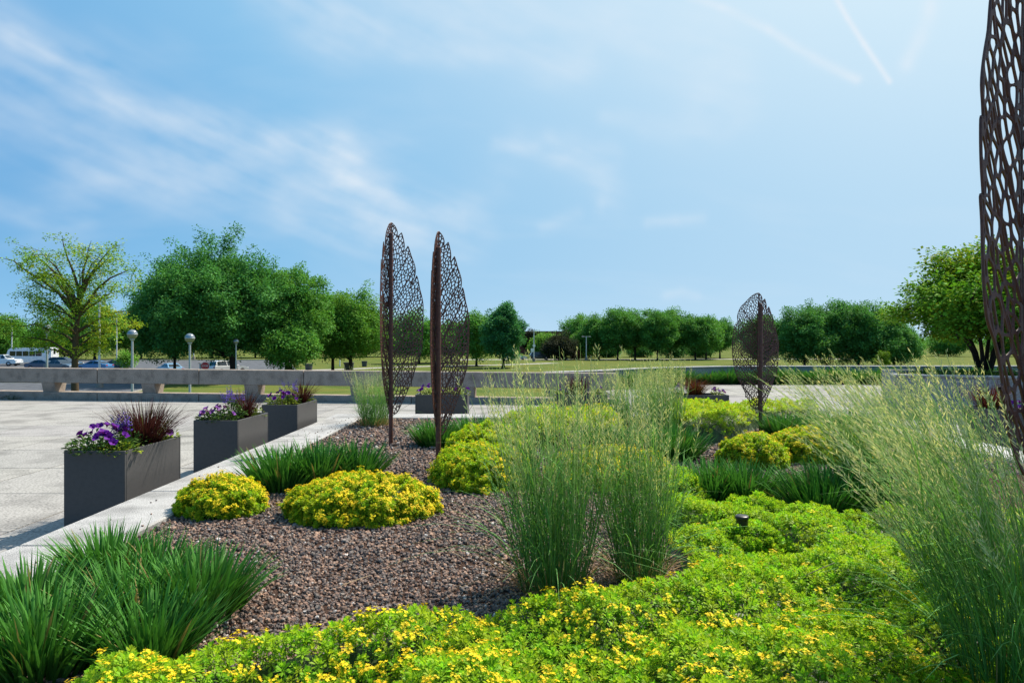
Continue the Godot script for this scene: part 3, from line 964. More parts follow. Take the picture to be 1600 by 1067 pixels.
# an open tree with clouds of leaves along its boughs
func open_tree(called: String, label: String, at: Vector3, stems: Array, boughs: Array, size: float, col: Color, col2: Color, per: int, spread: float, flat: float, bark: String, r0: float) -> void:
	var t := thing(called, label, "tree", at)
	var wood := MB.new()
	for s in stems:
		wood.tube(PackedVector3Array(s[0]), PackedFloat32Array(s[1]), 8)
	part("trunk", wood, M[bark], t)
	var limbs := MB.new()
	var places := []
	var gold := []
	for b in boughs:
		var a: Vector3 = b[0]
		var e: Vector3 = b[1]
		var l := a.distance_to(e)
		var line := limb_line(a, e, l * 0.10, 6)
		limbs.tube(line, taper(r0 * l * 0.22 + 0.012, 0.008, 6), 6)
		for k in int(b[2]):
			var f := rr(0.35, 1.0)
			var at0 := line[int(f * 4.99)].lerp(line[int(f * 4.99) + 1], fmod(f * 4.99, 1.0))
			var tip := at0 + Vector3(rr(-1, 1), rr(-0.25, 0.45), rr(-1, 1)).normalized() * rr(0.25, 1.0) * spread * l
			limbs.tube(limb_line(at0, tip, 0.02, 3), taper(0.014, 0.004, 3), 4)
			for q in per:
				var w := tip.lerp(at0, rr(0, 0.5)) + Vector3(rr(-1, 1), rr(-0.6, 0.6) * flat, rr(-1, 1)) * size * 1.5
				if rng.randf() < float(b[3]):
					gold.append(w)
				else:
					places.append(w)
	part("limbs", limbs, M[bark], t)
	crown(t, places, size, col, 0.25, 0.8)
	if gold:
		crown(t, gold, size, col2, 0.25, 0.8)

func build_trees() -> void:
	make_clumps()
	var dark := Color(0.08, 0.255, 0.068)
	var mid := Color(0.125, 0.33, 0.064)
	var lit := Color(0.165, 0.38, 0.06)
	var deep := Color(0.066, 0.235, 0.088)
	# the yellow-green young tree behind the parapet
	rng.seed = 21
	var stem := [[Vector3(0, -0.1, 0), Vector3(-0.05, 2.2, 0), Vector3(0.05, 4.6, 0.05), Vector3(0.16, 5.7, 0), Vector3(0.34, 6.9, 0.1), Vector3(0.25, 8.2, 0)], [0.24, 0.185, 0.16, 0.11, 0.055, 0.015]]
	var boughs := []
	for q in [[3.7, 0.2, 2.6, 0.75], [3.9, 3.0, 3.5, 0.1], [3.2, 2.7, 3.4, 0.05], [3.0, 3.4, 3.0, 0.1], [2.9, 3.0, 2.4, 0.1], [3.1, 0.1, 2.2, 0.7], [4.2, 5.9, 2.8, 0.7], [4.4, 1.5, 2.2, 0.35], [4.7, 3.5, 3.0, 0.1], [4.6, 0.1, 3.6, 0.8], [5.3, 2.6, 2.6, 0.1], [5.2, 4.4, 2.2, 0.2], [5.9, 0.5, 2.4, 0.3], [5.8, 3.3, 2.4, 0.05], [6.4, 5.6, 2.7, 0.25], [6.8, 3.1, 2.9, 0.12], [6.6, 1.4, 2.2, 0.2], [7.1, 0.1, 3.5, 0.2], [7.3, 3.6, 3.7, 0.15], [7.2, 4.6, 2.0, 0.15], [7.6, 2.9, 3.9, 0.12], [7.9, 0.4, 3.0, 0.2], [8.3, 1.9, 2.2, 0.15], [8.3, 3.4, 3.3, 0.12], [8.6, 0.1, 2.2, 0.12], [8.9, 5.6, 1.4, 0.15]]:
		var y: float = q[0]
		var from := y if y < 5.5 else 5.0 + (y - 5.5) * 0.42
		boughs.append([Vector3(0.08, from, 0), Vector3(cos(q[1]) * q[2], y + 0.25 + q[2] * 0.26, sin(q[1]) * q[2]), 8, q[3]])
	boughs.append([Vector3(0.2, 6.2, 0), Vector3(-0.7, 10.2, 0.1), 4, 0.1])
	boughs.append([Vector3(0.2, 6.4, 0), Vector3(0.8, 10.0, -0.2), 4, 0.1])
	open_tree("honey_locust", "open young tree with yellow-green leaves rising behind the parapet", v(-25.6, LOW, 40), [stem], boughs, 0.30, Color(0.215, 0.40, 0.04), Color(0.37, 0.48, 0.045), 4, 0.42, 1.0, "pale_bark", 0.1)
	# the many-stemmed small tree in the raised planter
	rng.seed = 22
	var stems := []
	boughs = []
	for i in 6:
		var a := i * TAU / 6.0 + 0.3
		var out := Vector3(cos(a), 0, sin(a))
		stems.append([[out * 0.08 + Vector3(0, -0.1, 0), out * 0.26 + Vector3(0, 0.6, 0), out * 0.62 + Vector3(0, 1.3, 0), out * 1.05 + Vector3(0, 2.1, 0)], [0.06, 0.05, 0.036, 0.018]])
		for k in 7:
			var b := a + rr(-1.1, 1.1)
			var y0 := rr(1.0, 2.0)
			var reach := rr(0.9, 2.65)
			boughs.append([out * y0 * 0.47 + Vector3(0, y0, 0), Vector3(cos(b) * reach, rr(1.05, 3.4) * (1.0 - 0.055 * reach * reach), sin(b) * reach), 7, 0.12])
	for k in 10:
		var b := rr(0, TAU)
		boughs.append([Vector3(0, 1.6, 0), Vector3(cos(b) * rr(0.1, 1.3), rr(2.7, 3.4), sin(b) * rr(0.1, 1.3)), 7, 0.3])
	open_tree("small_tree", "small many-stemmed tree with bright green leaves in the raised planter", v(12.75, 0.85, 18.4), stems, boughs, 0.24, Color(0.15, 0.34, 0.03), Color(0.27, 0.38, 0.03), 6, 0.36, 0.8, "bark", 0.1)
	# the maples beyond the parapet
	tree("maple_tree", "biggest tree, a dark green maple with a thick trunk beside the white vehicle", -28.5, 70, 12.9, 7.3, 0.21, dark * 1.1, {"n": 4200, "size": 0.52, "lobes": 60, "shift": -1.9, "turn": 0.0, "trunk": 0.36, "egg": 0.3})
	tree("maple_tree", "lower dark green maple forming the left shoulder of the biggest tree", -36.6, 74, 10.6, 4.4, 0.22, dark, {"n": 1800, "size": 0.5, "lobes": 34, "trunk": 0.16})
	tree("maple_tree", "tall green maple just right of the biggest tree", -24.4, 74, 11.7, 4.4, 0.17, mid, {"n": 2000, "size": 0.5, "lobes": 38, "trunk": 0.26})
	tree("maple_tree", "rounded mid green maple with the big dark tub at its foot", -19.4, 82, 9.3, 4.3, 0.2, lit * 0.9, {"n": 1900, "size": 0.48, "lobes": 36, "trunk": 0.24})
	tree("maple_tree", "short green maple in front of the tall green maple", -22.7, 70, 5.3, 2.7, 0.3, mid, {"n": 600, "size": 0.5, "lobes": 18, "trunk": 0.17})
	tree("maple_tree", "mid green maple between the tall maple and the rounded maple", -22.6, 86, 9.4, 3.6, 0.2, mid, {"n": 900, "size": 0.6, "lobes": 22, "trunk": 0.2})
	tree("sapling", "thin sapling with few leaves behind the globe lamp with yellow leaves", -44.0, 78, 3.1, 0.9, 0.3, lit, {"n": 60, "size": 0.4, "lobes": 8, "trunk": 0.04, "group": "saplings"})
	tree("park_tree", "green tree seen through the tallest rusty leaf", -17.0, 125, 8.2, 4.6, 0.15, mid, {"n": 700, "size": 0.75})
	tree("park_tree", "green tree seen between the two tall rusty leaves and the next one", -11.6, 130, 7.4, 3.6, 0.15, mid, {"n": 600, "size": 0.75})
	tree("park_tree", "rounded green tree right beside the second tall rusty leaf", -5.9, 113, 8.6, 3.3, 0.1, mid, {"n": 900, "size": 0.62})
	tree("park_tree", "dark conical tree standing left of the brick building", -1.35, 105, 10.1, 3.0, 0.1, deep * 1.1, {"n": 1100, "size": 0.6, "egg": 0.38})
	tree("park_tree", "dark brownish tree in front of the brick building", 5.0, 178, 6.7, 2.2, 0.2, Color(0.035, 0.045, 0.025), {"n": 350, "size": 0.7})
	tree("bush", "low dark purplish bush in front of the brick building", 10.2, 148, 5.0, 3.3, 0.04, Color(0.045, 0.055, 0.035), {"n": 650, "size": 0.62, "group": "bushes beyond the lawn"})
	tree("bush", "yellow-green bush behind the purplish bush", 8.0, 165, 5.5, 3.3, 0.05, lit * 0.95, {"n": 500, "size": 0.75, "group": "bushes beyond the lawn"})
	tree("bush", "small red-leaved bush beside the light pole beyond the lawn", 14.2, 152, 2.0, 1.3, 0.05, Color(0.16, 0.035, 0.035), {"n": 120, "size": 0.4, "group": "bushes beyond the lawn"})
	tree("park_tree", "bright small tree behind the light pole beyond the lawn", 14.9, 155, 5.4, 2.0, 0.15, lit, {"n": 350, "size": 0.6})
	tree("park_tree", "mid green tree at the near end of the row beyond the lawn", 16.6, 168, 9.6, 4.4, 0.12, mid, {"n": 700, "size": 0.8})
	var words := ["first tall tree", "second tall tree", "third tall tree", "fourth tall tree", "fifth tall tree", "sixth tall tree", "seventh, lower tree", "last, lowest tree"]
	var spots := [[19.6, 154, 9.4, 3.7], [23.4, 151, 10.6, 4.4], [27.6, 153, 11.0, 4.6], [31.6, 148, 10.4, 4.0], [35.8, 154, 10.8, 4.5], [40.6, 151, 9.8, 4.2], [44.4, 156, 9.4, 3.6], [50.6, 166, 8.9, 3.6]]
	for i in 8:
		var s = spots[i]
		tree("park_tree", words[i] + " of the row beyond the lawn, counted from the brick building", s[0], s[1], s[2], s[3], 0.17, mid.lerp(dark, 0.35 if i % 2 else 0.1), {"n": 800, "size": 0.72, "lobes": 20, "trunk": 0.2, "egg": 0.08, "group": "row of tall trees beyond the lawn"})
	for q in [[24.0, 172, 3.2, 3.0, "dark shrub behind the first trunks of the row beyond the lawn"], [33.0, 176, 3.0, 3.4, "dark shrub behind the middle trunks of the row beyond the lawn"], [40.5, 170, 3.6, 3.2, "shrub behind the sixth trunk of the row beyond the lawn"], [48.0, 175, 3.8, 3.6, "shrub behind the low end of the row beyond the lawn"], [19.0, 176, 3.4, 3.6, "shrub behind the light pole in front of the row beyond the lawn"]]:
		tree("bush", q[4], q[0], q[1], q[2], q[3], 0.02, dark, {"n": 260, "size": 0.75, "group": "bushes beyond the lawn"})
	words = ["lowest tree at the near end", "second tree", "tallest, middle tree", "broad fourth tree", "fifth tree", "last tree, sloping down"]
	spots = [[43.0, 116, 8.6, 3.6], [47.2, 110, 9.3, 4.4], [51.8, 112, 10.2, 5.0], [56.4, 111, 10.1, 5.0], [60.8, 113, 9.2, 4.5], [64.4, 115, 7.0, 3.7]]
	for i in 6:
		var s = spots[i]
		tree("park_tree", words[i] + " of the dense clump behind the short rusty leaf", s[0], s[1], s[2], s[3], 0.04, mid.lerp(deep, 0.45), {"n": 1100, "size": 0.62, "lobes": 26, "egg": 0.12, "trunk": 0.2, "group": "dense clump of trees behind the short leaf"})
	spots = [[-100, 131, 9.4, 4.2], [-112, 152, 8.2, 6.0], [-105, 160, 8.6, 6.5], [-93, 152, 12.8, 6.6], [-86, 158, 11.5, 6.0], [-80, 163, 10.4, 6.2], [-73, 166, 10.2, 6.2], [-64, 170, 9.5, 6.0], [-55, 172, 9.5, 6.0], [-46, 175, 9.2, 6.0], [-38, 178, 9.2, 6.0], [-30, 182, 9.0, 6.0]]
	words = ["dark tree at the photo's left edge behind the pickup", "low tree behind the white pickup", "low tree behind the shuttle bus", "tallest tree behind the parked cars", "second tallest tree behind the parked cars", "broad tree behind the deep blue sedan", "broad tree behind the bare-footed light pole", "far tree seen under the big maple's crown", "far tree behind the light blue sedan", "far tree behind the stop sign", "far tree behind the tall green maple", "far tree behind the rounded maple"]
	for i in 12:
		var s = spots[i]
		tree("park_tree", words[i], s[0], s[1], s[2], s[3], 0.06, mid.lerp(lit, 0.2 if i % 2 else 0.5), {"n": 700, "size": 0.8, "group": "trees behind the car park"})
	tree("sapling", "bright green sapling on the lawn in front of the dense clump", 52.2, 96, 2.7, 0.9, 0.02, Color(0.14, 0.26, 0.02), {"n": 110, "size": 0.32, "lobes": 9, "egg": 0.6, "trunk": 0.04, "group": "saplings"})
	for q in [[105.0, 182, 5.6, 4.0, "low tree far behind the tall bent reeds"], [119.0, 186, 6.4, 4.6, "low tree far behind the many-stemmed tree"], [133.0, 184, 6.0, 4.6, "low tree far behind the near rusty leaf"]]:
		tree("park_tree", q[4], q[0], q[1], q[2], q[3], 0.06, mid, {"n": 450, "size": 0.85})
	# far bands that read as one mass
	rng.seed = 90
	var places := []
	for i in 5200:
		var a := rr(-0.78, 0.78)
		var far := rr(330, 420)
		var h := 6.5 + 3.0 * nz.get_noise_1d(a * 22.0) + 1.6 * nz.get_noise_1d(a * 90.0)
		if a > 0.02 and a < 0.09:
			h *= 0.55
		places.append(v(tan(a) * far, LOW + h * sqrt(rng.randf()), far))
	var line := Node3D.new()
	line.name = "treeline"
	add_child(line)
	line.set_meta("kind", "stuff")
	tag(line, "distant band of trees along the horizon", "treeline")
	crown(line, places, 1.7, mid * 0.9, 0.2)


# ---------------------------------------------------------------- the raised bed
func build_bed() -> void:
	struct("gravel_bed", sheet([Vector2(-2.65, 1.2), Vector2(-2.65, 12.0), Vector2(5.65, 12.0), Vector2(5.65, 1.2)], 0.0, G), M.gravel_base, "flat bed under the gravel and the planting")
	# granite coping round the bed, slab by slab
	var t := thing("granite_kerb", "broad speckled pale granite coping round the raised bed, in separate slabs", "kerb", v(-2.93, 0, 6))
	var slabs := []
	for q in [[-2.93, 1.2, 12.55, true], [5.93, 1.2, 12.55, true], [-2.62, 12.25, 5.62, false], [-2.62, 0.9, 5.62, false]]:
		if q[3]:
			var d: float = 1.21
			while d < 12.5:
				var l := minf(1.62, 12.55 - d)
				slabs.append([q[0], d + l / 2.0, 0.60, l - 0.006])
				d += 1.62
		else:
			var x: float = q[0]
			while x < 5.6:
				var l := minf(1.55, 5.62 - x)
				slabs.append([x + l / 2.0, q[1], l - 0.006, 0.60])
				x += 1.55
	for s in slabs:
		var mb := MB.new()
		mb.box(Vector3.ZERO, Vector3(s[2], 0.43, s[3]), 0.012)
		part("coping_slab", mb, M.granite, t, v(s[0], 0.205, s[1]) - t.position)
	# gravel
	rng.seed = 31
	var kinds := []
	for k in 5:
		var s := SphereMesh.new()
		s.radius = 1.0
		s.height = 2.0
		s.radial_segments = 6
		s.rings = 3
		var a := s.get_mesh_arrays()
		var p: PackedVector3Array = a[Mesh.ARRAY_VERTEX]
		var ix: PackedInt32Array = a[Mesh.ARRAY_INDEX]
		var st := noise(200 + k, 0.9, 2)
		for i in p.size():
			var w := p[i]
			var f := 1.0 + 0.55 * st.get_noise_3dv(w * 1.3)
			w = w * f
			w.x = clampf(w.x, -0.86 - 0.03 * k, 0.8)
			w.y = clampf(w.y * 0.72, -0.6, 0.5 + 0.04 * k)
			w.z = clampf(w.z * 0.85, -0.74, 0.7)
			p[i] = w
		var mb := MB.new()
		for i in range(0, ix.size(), 3):
			if p[ix[i]] != p[ix[i + 1]] and p[ix[i]] != p[ix[i + 2]] and p[ix[i + 1]] != p[ix[i + 2]]:
				mb.tri(p[ix[i]], p[ix[i + 1]], p[ix[i + 2]], Color.WHITE)
		kinds.append(mb.mesh())
	var root := Node3D.new()
	root.name = "gravel"
	add_child(root)
	root.set_meta("kind", "stuff")
	tag(root, "brown, grey and pinkish crushed stone gravel covering the bed", "gravel")
	var tones := [Color(0.25, 0.155, 0.115), Color(0.17, 0.115, 0.09), Color(0.11, 0.088, 0.08), Color(0.32, 0.205, 0.145), Color(0.20, 0.145, 0.12), Color(0.065, 0.055, 0.053), Color(0.20, 0.17, 0.15)]
	var carpet := PackedVector2Array(carpet_line())
	for k in 5:
		var where: Array[Transform3D] = []
		var tint := PackedColorArray()
		for zone in [[2.3, 4.2, 3300, 1.0], [4.2, 6.0, 2300, 1.15], [6.0, 8.5, 1300, 1.45], [8.5, 11.95, 700, 1.9]]:
			var area: float = (zone[1] - zone[0]) * 8.3
			for i in int(area * zone[2] / 5.0):
				var d := rr(zone[0], zone[1])
				var x := rr(-2.62, 5.6)
				if absf(x) > d * 0.79 + 0.25 or x > 2.6 and d < 7.0:
					continue
				if x > -0.6 and Geometry2D.is_point_in_polygon(Vector2(x + 0.0, d), carpet) and Geometry2D.is_point_in_polygon(Vector2(x - 0.2, d + 0.12), carpet):
					continue
				var s := rr(0.0062, 0.0142) * float(zone[3])
				if rng.randf() < 0.05:
					s *= 1.5
				var b := Basis.from_euler(Vector3(rr(-0.6, 0.6), rr(0, TAU), rr(-0.6, 0.6))).scaled(Vector3.ONE * s)
				where.append(Transform3D(b, v(x, G + s * rr(0.1, 0.75), d)))
				var c: Color = tones[rng.randi() % 7]
				c = c * rr(0.75, 1.25)
				if rng.randf() < 0.012:
					c = Color(0.55, 0.5, 0.46)
				tint.append(c)
		for i in 26:   # a few stones kicked onto the coping
			var s := rr(0.005, 0.011)
			var edge := pow(rng.randf(), 2.2) * 0.45
			where.append(Transform3D(Basis.from_euler(Vector3(0, rr(0, TAU), 0)).scaled(Vector3.ONE * s), v(-2.66 - edge, 0.42 + s * 0.5, rr(3.0, 12.0))))
			tint.append(tones[rng.randi() % 7])
		many("stones", kinds[k], M.stone, where, tint, root)


# ---------------------------------------------------------------- rusty leaves
func smooth_line(pts: Array, w: float, h: float) -> PackedVector2Array:
	var out := PackedVector2Array()
	for i in pts.size() - 1:
		var a: Vector2 = pts[maxi(i - 1, 0)]
		var b: Vector2 = pts[i]
		var c: Vector2 = pts[i + 1]
		var d: Vector2 = pts[mini(i + 2, pts.size() - 1)]
		for k in 3:
			var t := k / 3.0
			var q := b.cubic_interpolate(c, a, d, t)
			if b.distance_to(c) < 0.035:
				q = b.lerp(c, t)
			out.append(Vector2(maxf(q.x, 0.0) * w, clampf(q.y, 0.0, 1.0) * h))
	out.append(Vector2(0, h))
	return out

func reach(poly: PackedVector2Array, o: Vector2, dir: Vector2) -> float:   # how far the outline is from o in a direction
	var best := 0.0
	for i in poly.size():
		var a := poly[i] - o
		var e := poly[(i + 1) % poly.size()] - poly[i]
		var den := dir.cross(e)
		if absf(den) < 1e-9:
			continue
		var t := a.cross(e) / den
		var s := a.cross(dir) / den
		if t > 0.0 and s >= -1e-4 and s <= 1.0001:
			best = maxf(best, t)
	return best

# one half of a leaf: a web of rounded holes cut through a plate
func leaf_half(pts: Array, w: float, h: float, s: int, step: float, web: float, flip: bool) -> MB:
	rng.seed = s
	var mb := MB.new()
	var outline := smooth_line(pts, w, h)
	var stretch := 1.3
	var seeds := PackedVector2Array()
	var wob := noise(s, 1.6, 2)
	# a jittered lattice, its rows following the side veins upwards and outwards
	var rows := int(h * 1.6 / (step * stretch * 0.87)) + 4
	for j in range(-rows / 2, rows):
		for i in range(-1, int(w / step) + 2):
			var q := Vector2((i + (0.5 if j % 2 else 0.0)) * step, j * step * stretch * 0.87)
			q += Vector2(rr(-0.36, 0.36), rr(-0.36, 0.36) * stretch) * step
			q.y += q.x * 1.0
			q += Vector2(wob.get_noise_2dv(q * 2.0), wob.get_noise_2dv(q * 2.0 + Vector2(9, 9))) * step * 0.8
			if q.x < -step or q.x > w + step or q.y < -step * 2.0 or q.y > h + step * 2.0:
				continue
			if rng.randf() > 0.1:
				seeds.append(q)
	var th := 0.004
	var put := func(q: Vector2, z: float) -> Vector3:
		return Vector3(-q.x if flip else q.x, q.y, z + 0.10 * q.x * q.x / w - 0.03 * sin(q.y / h * PI))
	for a in seeds.size():
		var o := seeds[a]
		var r := step * stretch * 2.2
		var cell := PackedVector2Array([o + Vector2(-r, -r), o + Vector2(r, -r), o + Vector2(r, r), o + Vector2(-r, r)])
		for b in seeds.size():
			if a == b or absf(seeds[b].x - o.x) > r * 1.5 or absf(seeds[b].y - o.y) > r * 1.7:
				continue
			# the half plane nearer to o, measured with the stretch
			var e := seeds[b] - o
			var nrm := Vector2(e.x, (e.y - e.x * 0.35) / (stretch * stretch))
			nrm.x -= 0.35 * (e.y - e.x * 0.35) / (stretch * stretch)
			var lim := nrm.dot((o + seeds[b]) / 2.0)
			var cut := PackedVector2Array()
			var m := cell.size()
			for i in m:
				var p := cell[i]
				var q := cell[(i + 1) % m]
				var dp := nrm.dot(p) - lim
				var dq := nrm.dot(q) - lim
				if dp <= 0.0:
					cut.append(p)
				if dp * dq < 0.0:
					cut.append(p.lerp(q, dp / (dp - dq)))
			cell = cut
			if cell.size() < 3:
				break
		if cell.size() < 3:
			continue
		var inside := true
		for p in cell:
			if not Geometry2D.is_point_in_polygon(p, outline):
				inside = false
				break
		var bits := [cell] if inside else Geometry2D.intersect_polygons(cell, outline)
		for bit in bits:
			var poly: PackedVector2Array = bit
			if poly.size() < 3:
				continue
			var area := 0.0
			var mid := Vector2.ZERO
			for i in poly.size():
				var x := poly[i].cross(poly[(i + 1) % poly.size()])
				area += x
				mid += (poly[i] + poly[(i + 1) % poly.size()]) * x
			if absf(area) < 1e-6:
				continue
			mid /= 3.0 * area
			if area < 0.0:
				poly.reverse()
			var hw := web * (0.5 if inside else 0.62)
			var ang := []
			for p in poly:
				ang.append((p - mid).angle())
			for k in 14:
				ang.append(-PI + TAU * (k + 0.5) / 14.0)
			ang.sort()
			var rim := PackedVector2Array()
			var hole := PackedVector2Array()
			for t in ang:
				var dir := Vector2.from_angle(t)
				var far := reach(poly, mid, dir)
				var sum := 0.0
				for i in poly.size():
					var e := (poly[(i + 1) % poly.size()] - poly[i]).normalized()
					var nn := Vector2(e.y, -e.x)
					var cs := dir.dot(nn)
					var dist := (poly[i] - mid).dot(nn) - hw
					if cs > 0.02:
						sum += pow(cs / maxf(dist, 0.0008), 7.0)
				var inner := pow(sum, -1.0 / 7.0) if sum > 0.0 else far * 0.6
				rim.append(mid + dir * far)
				hole.append(mid + dir * minf(inner, far * 0.92))
			var n := rim.size()
			var small := absf(area) * 0.5 < web * web * 1.4
			for i in n:
				var k := (i + 1) % n
				if ang[k] == ang[i]:
					continue
				for face in [1.0, -1.0]:
					var up: bool = (face > 0.0) != flip
					var a3: Vector3 = put.call(rim[i], th * face)
					var b3: Vector3 = put.call(rim[k], th * face)
					if small:
						var m3: Vector3 = put.call(mid, th * face)
						if up:
							mb.tri(m3, b3, a3, Color.WHITE)
						else:
							mb.tri(m3, a3, b3, Color.WHITE)
						continue
					var c3: Vector3 = put.call(hole[k], th * face)
					var d3: Vector3 = put.call(hole[i], th * face)
					if up:
						mb.quad(d3, c3, b3, a3, Color.WHITE)
					else:
						mb.quad(a3, b3, c3, d3, Color.WHITE)
				if not small:
					var p0: Vector3 = put.call(hole[i], th)
					var p1: Vector3 = put.call(hole[k], th)
					var p2: Vector3 = put.call(hole[k], -th)
					var p3: Vector3 = put.call(hole[i], -th)
					if flip:
						mb.quad(p3, p2, p1, p0, Color.WHITE)
					else:
						mb.quad(p0, p1, p2, p3, Color.WHITE)
	# the cut edge: a narrow raised band along the outline
	var band := web * 0.55
	for i in outline.size() - 1:
		var a := outline[i]
		var b := outline[i + 1]
		if a.distance_to(b) < 1e-4:
			continue
		mb.tube(PackedVector3Array([put.call(a, 0.0), put.call(b, 0.0)]), PackedFloat32Array([band, band]), 5)
	return mb

func leaf_veins(pts: Array, w: float, h: float, flip: bool, thick: float) -> MB:
	var mb := MB.new()
	var outline := smooth_line(pts, w, h)
	for k in 6:
		var y0 := h * (0.03 + 0.13 * k)
		var line := PackedVector3Array()
		var rad := PackedFloat32Array()
		for i in 12:
			var t := i / 11.0
			var q := Vector2(w * t * 1.1, y0 + h * (0.30 * t + 0.05 * t * t))
			if not Geometry2D.is_point_in_polygon(q, outline) and i > 0:
				break
			line.append(Vector3(-q.x if flip else q.x, q.y, 0.10 * q.x * q.x / w - 0.03 * sin(q.y / h * PI)))
			rad.append(lerpf(thick, thick * 0.5, t))
		if line.size() > 2:
			mb.tube(line, rad, 6)
	return mb

func sculpture(label: String, x: float, d: float, bottom: float, h: float, wl: float, wr: float, left: Array, right: Array, al: float, ar: float, s: int, step: float, post_top: float, at_side := Vector2(0, 0.05)) -> void:
	var t := thing("metal_leaf", label, "sculpture", v(x, G, d), 0.0, "perforated rusty metal leaves on posts")
	for q in [[left, wl, al, true], [right, wr, ar, false]]:
		var web := step * (0.24 if step < 0.05 else 0.17)
		var o := part("leaf_half", leaf_half(q[0], q[1], h, s + (7 if q[3] else 0), step, web, q[3]), M.rust, t, Vector3(0, bottom, 0))
		o.rotation.y = -deg_to_rad(q[2]) if q[3] else deg_to_rad(q[2])
		part("vein", leaf_veins(q[0], q[1], h, q[3], 0.0085), M.rust, o)
	var mb := MB.new()
	mb.tube(PackedVector3Array([Vector3(0, bottom, 0), Vector3(0, bottom + h * 0.5, 0.03), Vector3(0, bottom + h - 0.01, 0)]), PackedFloat32Array([0.014, 0.013, 0.006]), 8)
	part("midrib", mb, M.rust, t)
	mb = MB.new()
	mb.lathe(PackedVector2Array([Vector2(0.028, -0.1), Vector2(0.028, post_top - 0.005), Vector2(0.024, post_top), Vector2(0, post_top)]), 16)
	part("post", mb, M.rust, t, Vector3(at_side.x, 0, at_side.y + 0.02))
	for y in [0.12, 0.5, 0.85]:
		mb = MB.new()
		mb.box(Vector3.ZERO, Vector3(0.05, 0.05, 0.05), 0.008)
		part("bracket", mb, M.rust, t, Vector3(at_side.x * 0.5, bottom + (post_top - bottom) * y, at_side.y * 0.45))

func build_sculptures() -> void:
	var a := [Vector2(0, 0), Vector2(.06, .002), Vector2(.19, .017), Vector2(.33, .063), Vector2(.48, .115), Vector2(.645, .18), Vector2(.74, .233), Vector2(.85, .285), Vector2(.94, .335), Vector2(.975, .40), Vector2(.995, .48), Vector2(1, .54), Vector2(.995, .58), Vector2(.95, .625), Vector2(.895, .66), Vector2(.855, .695), Vector2(.80, .73), Vector2(.765, .722), Vector2(.655, .680), Vector2(.685, .705), Vector2(.745, .735), Vector2(.75, .77), Vector2(.70, .80), Vector2(.62, .835), Vector2(.525, .882), Vector2(.485, .877), Vector2(.385, .852), Vector2(.405, .88), Vector2(.385, .91), Vector2(.315, .95), Vector2(.28, .947), Vector2(.175, .93), Vector2(.18, .955), Vector2(.11, .982), Vector2(0, 1)]
	var b := [Vector2(0, 0), Vector2(.28, .03), Vector2(.52, .1), Vector2(.74, .18), Vector2(.9, .3), Vector2(.98, .4), Vector2(1, .5), Vector2(1, .6), Vector2(.985, .68), Vector2(.97, .74), Vector2(.96, .795), Vector2(.92, .787), Vector2(.79, .745), Vector2(.82, .79), Vector2(.84, .83), Vector2(.75, .887), Vector2(.70, .88), Vector2(.57, .85), Vector2(.58, .89), Vector2(.5, .94), Vector2(.24, .988), Vector2(0, 1)]
	var c := [Vector2(0, 0), Vector2(.1, .01), Vector2(.23, .031), Vector2(.36, .07), Vector2(.44, .115), Vector2(.53, .147), Vector2(.57, .153), Vector2(.50, .160), Vector2(.585, .202), Vector2(.70, .234), Vector2(.86, .262), Vector2(.93, .31), Vector2(.955, .366), Vector2(.965, .414), Vector2(1.0, .449), Vector2(.955, .451), Vector2(.915, .453), Vector2(.965, .494), Vector2(.99, .533), Vector2(.99, .569), Vector2(.95, .571), Vector2(.915, .573), Vector2(.94, .594), Vector2(.98, .621), Vector2(.955, .649), Vector2(.89, .681), Vector2(.815, .713), Vector2(.78, .753), Vector2(.745, .772), Vector2(.63, .793), Vector2(.5, .84), Vector2(.3, .92), Vector2(.12, .975), Vector2(0, 1)]
	var e := [Vector2(0, 0), Vector2(.14, .01), Vector2(.3, .03), Vector2(.34, .07), Vector2(.42, .10), Vector2(.5, .11), Vector2(.49, .14), Vector2(.62, .20), Vector2(.78, .27), Vector2(.9, .35), Vector2(.97, .44), Vector2(1, .53), Vector2(.98, .62), Vector2(.93, .70), Vector2(.87, .73), Vector2(.80, .735), Vector2(.78, .75), Vector2(.80, .80), Vector2(.74, .85), Vector2(.64, .89), Vector2(.5, .92), Vector2(.36, .955), Vector2(.2, .985), Vector2(.08, .998), Vector2(0, 1)]
	sculpture("tallest fully visible rusty metal leaf, on a post at the gravel's edge", -1.60, 9.08, 0.39, 2.56, 0.29, 0.45, b, a, -69.0, 32.0, 100, 0.037, 2.80)
	sculpture("second tall rusty metal leaf, folded narrow, beside the bright sedum mound", -0.79, 7.38, 0.35, 2.21, 0.25, 0.40, b, a, -76.0, 41.0, 120, 0.033, 2.38)
	sculpture("short wide rusty metal leaf on a post in front of the dense clump of trees", 3.62, 10.0, 0.37, 1.71, 0.40, 0.40, e, a, -1.0, 28.0, 140, 0.030, 1.92)
	sculpture("huge near rusty metal leaf cut off by the top of the photo", 2.27, 3.0, 0.77, 2.64, 0.45, 0.45, c, a, -31.0, 20.0, 160, 0.070, 3.1, Vector2(0.06, 0.05))


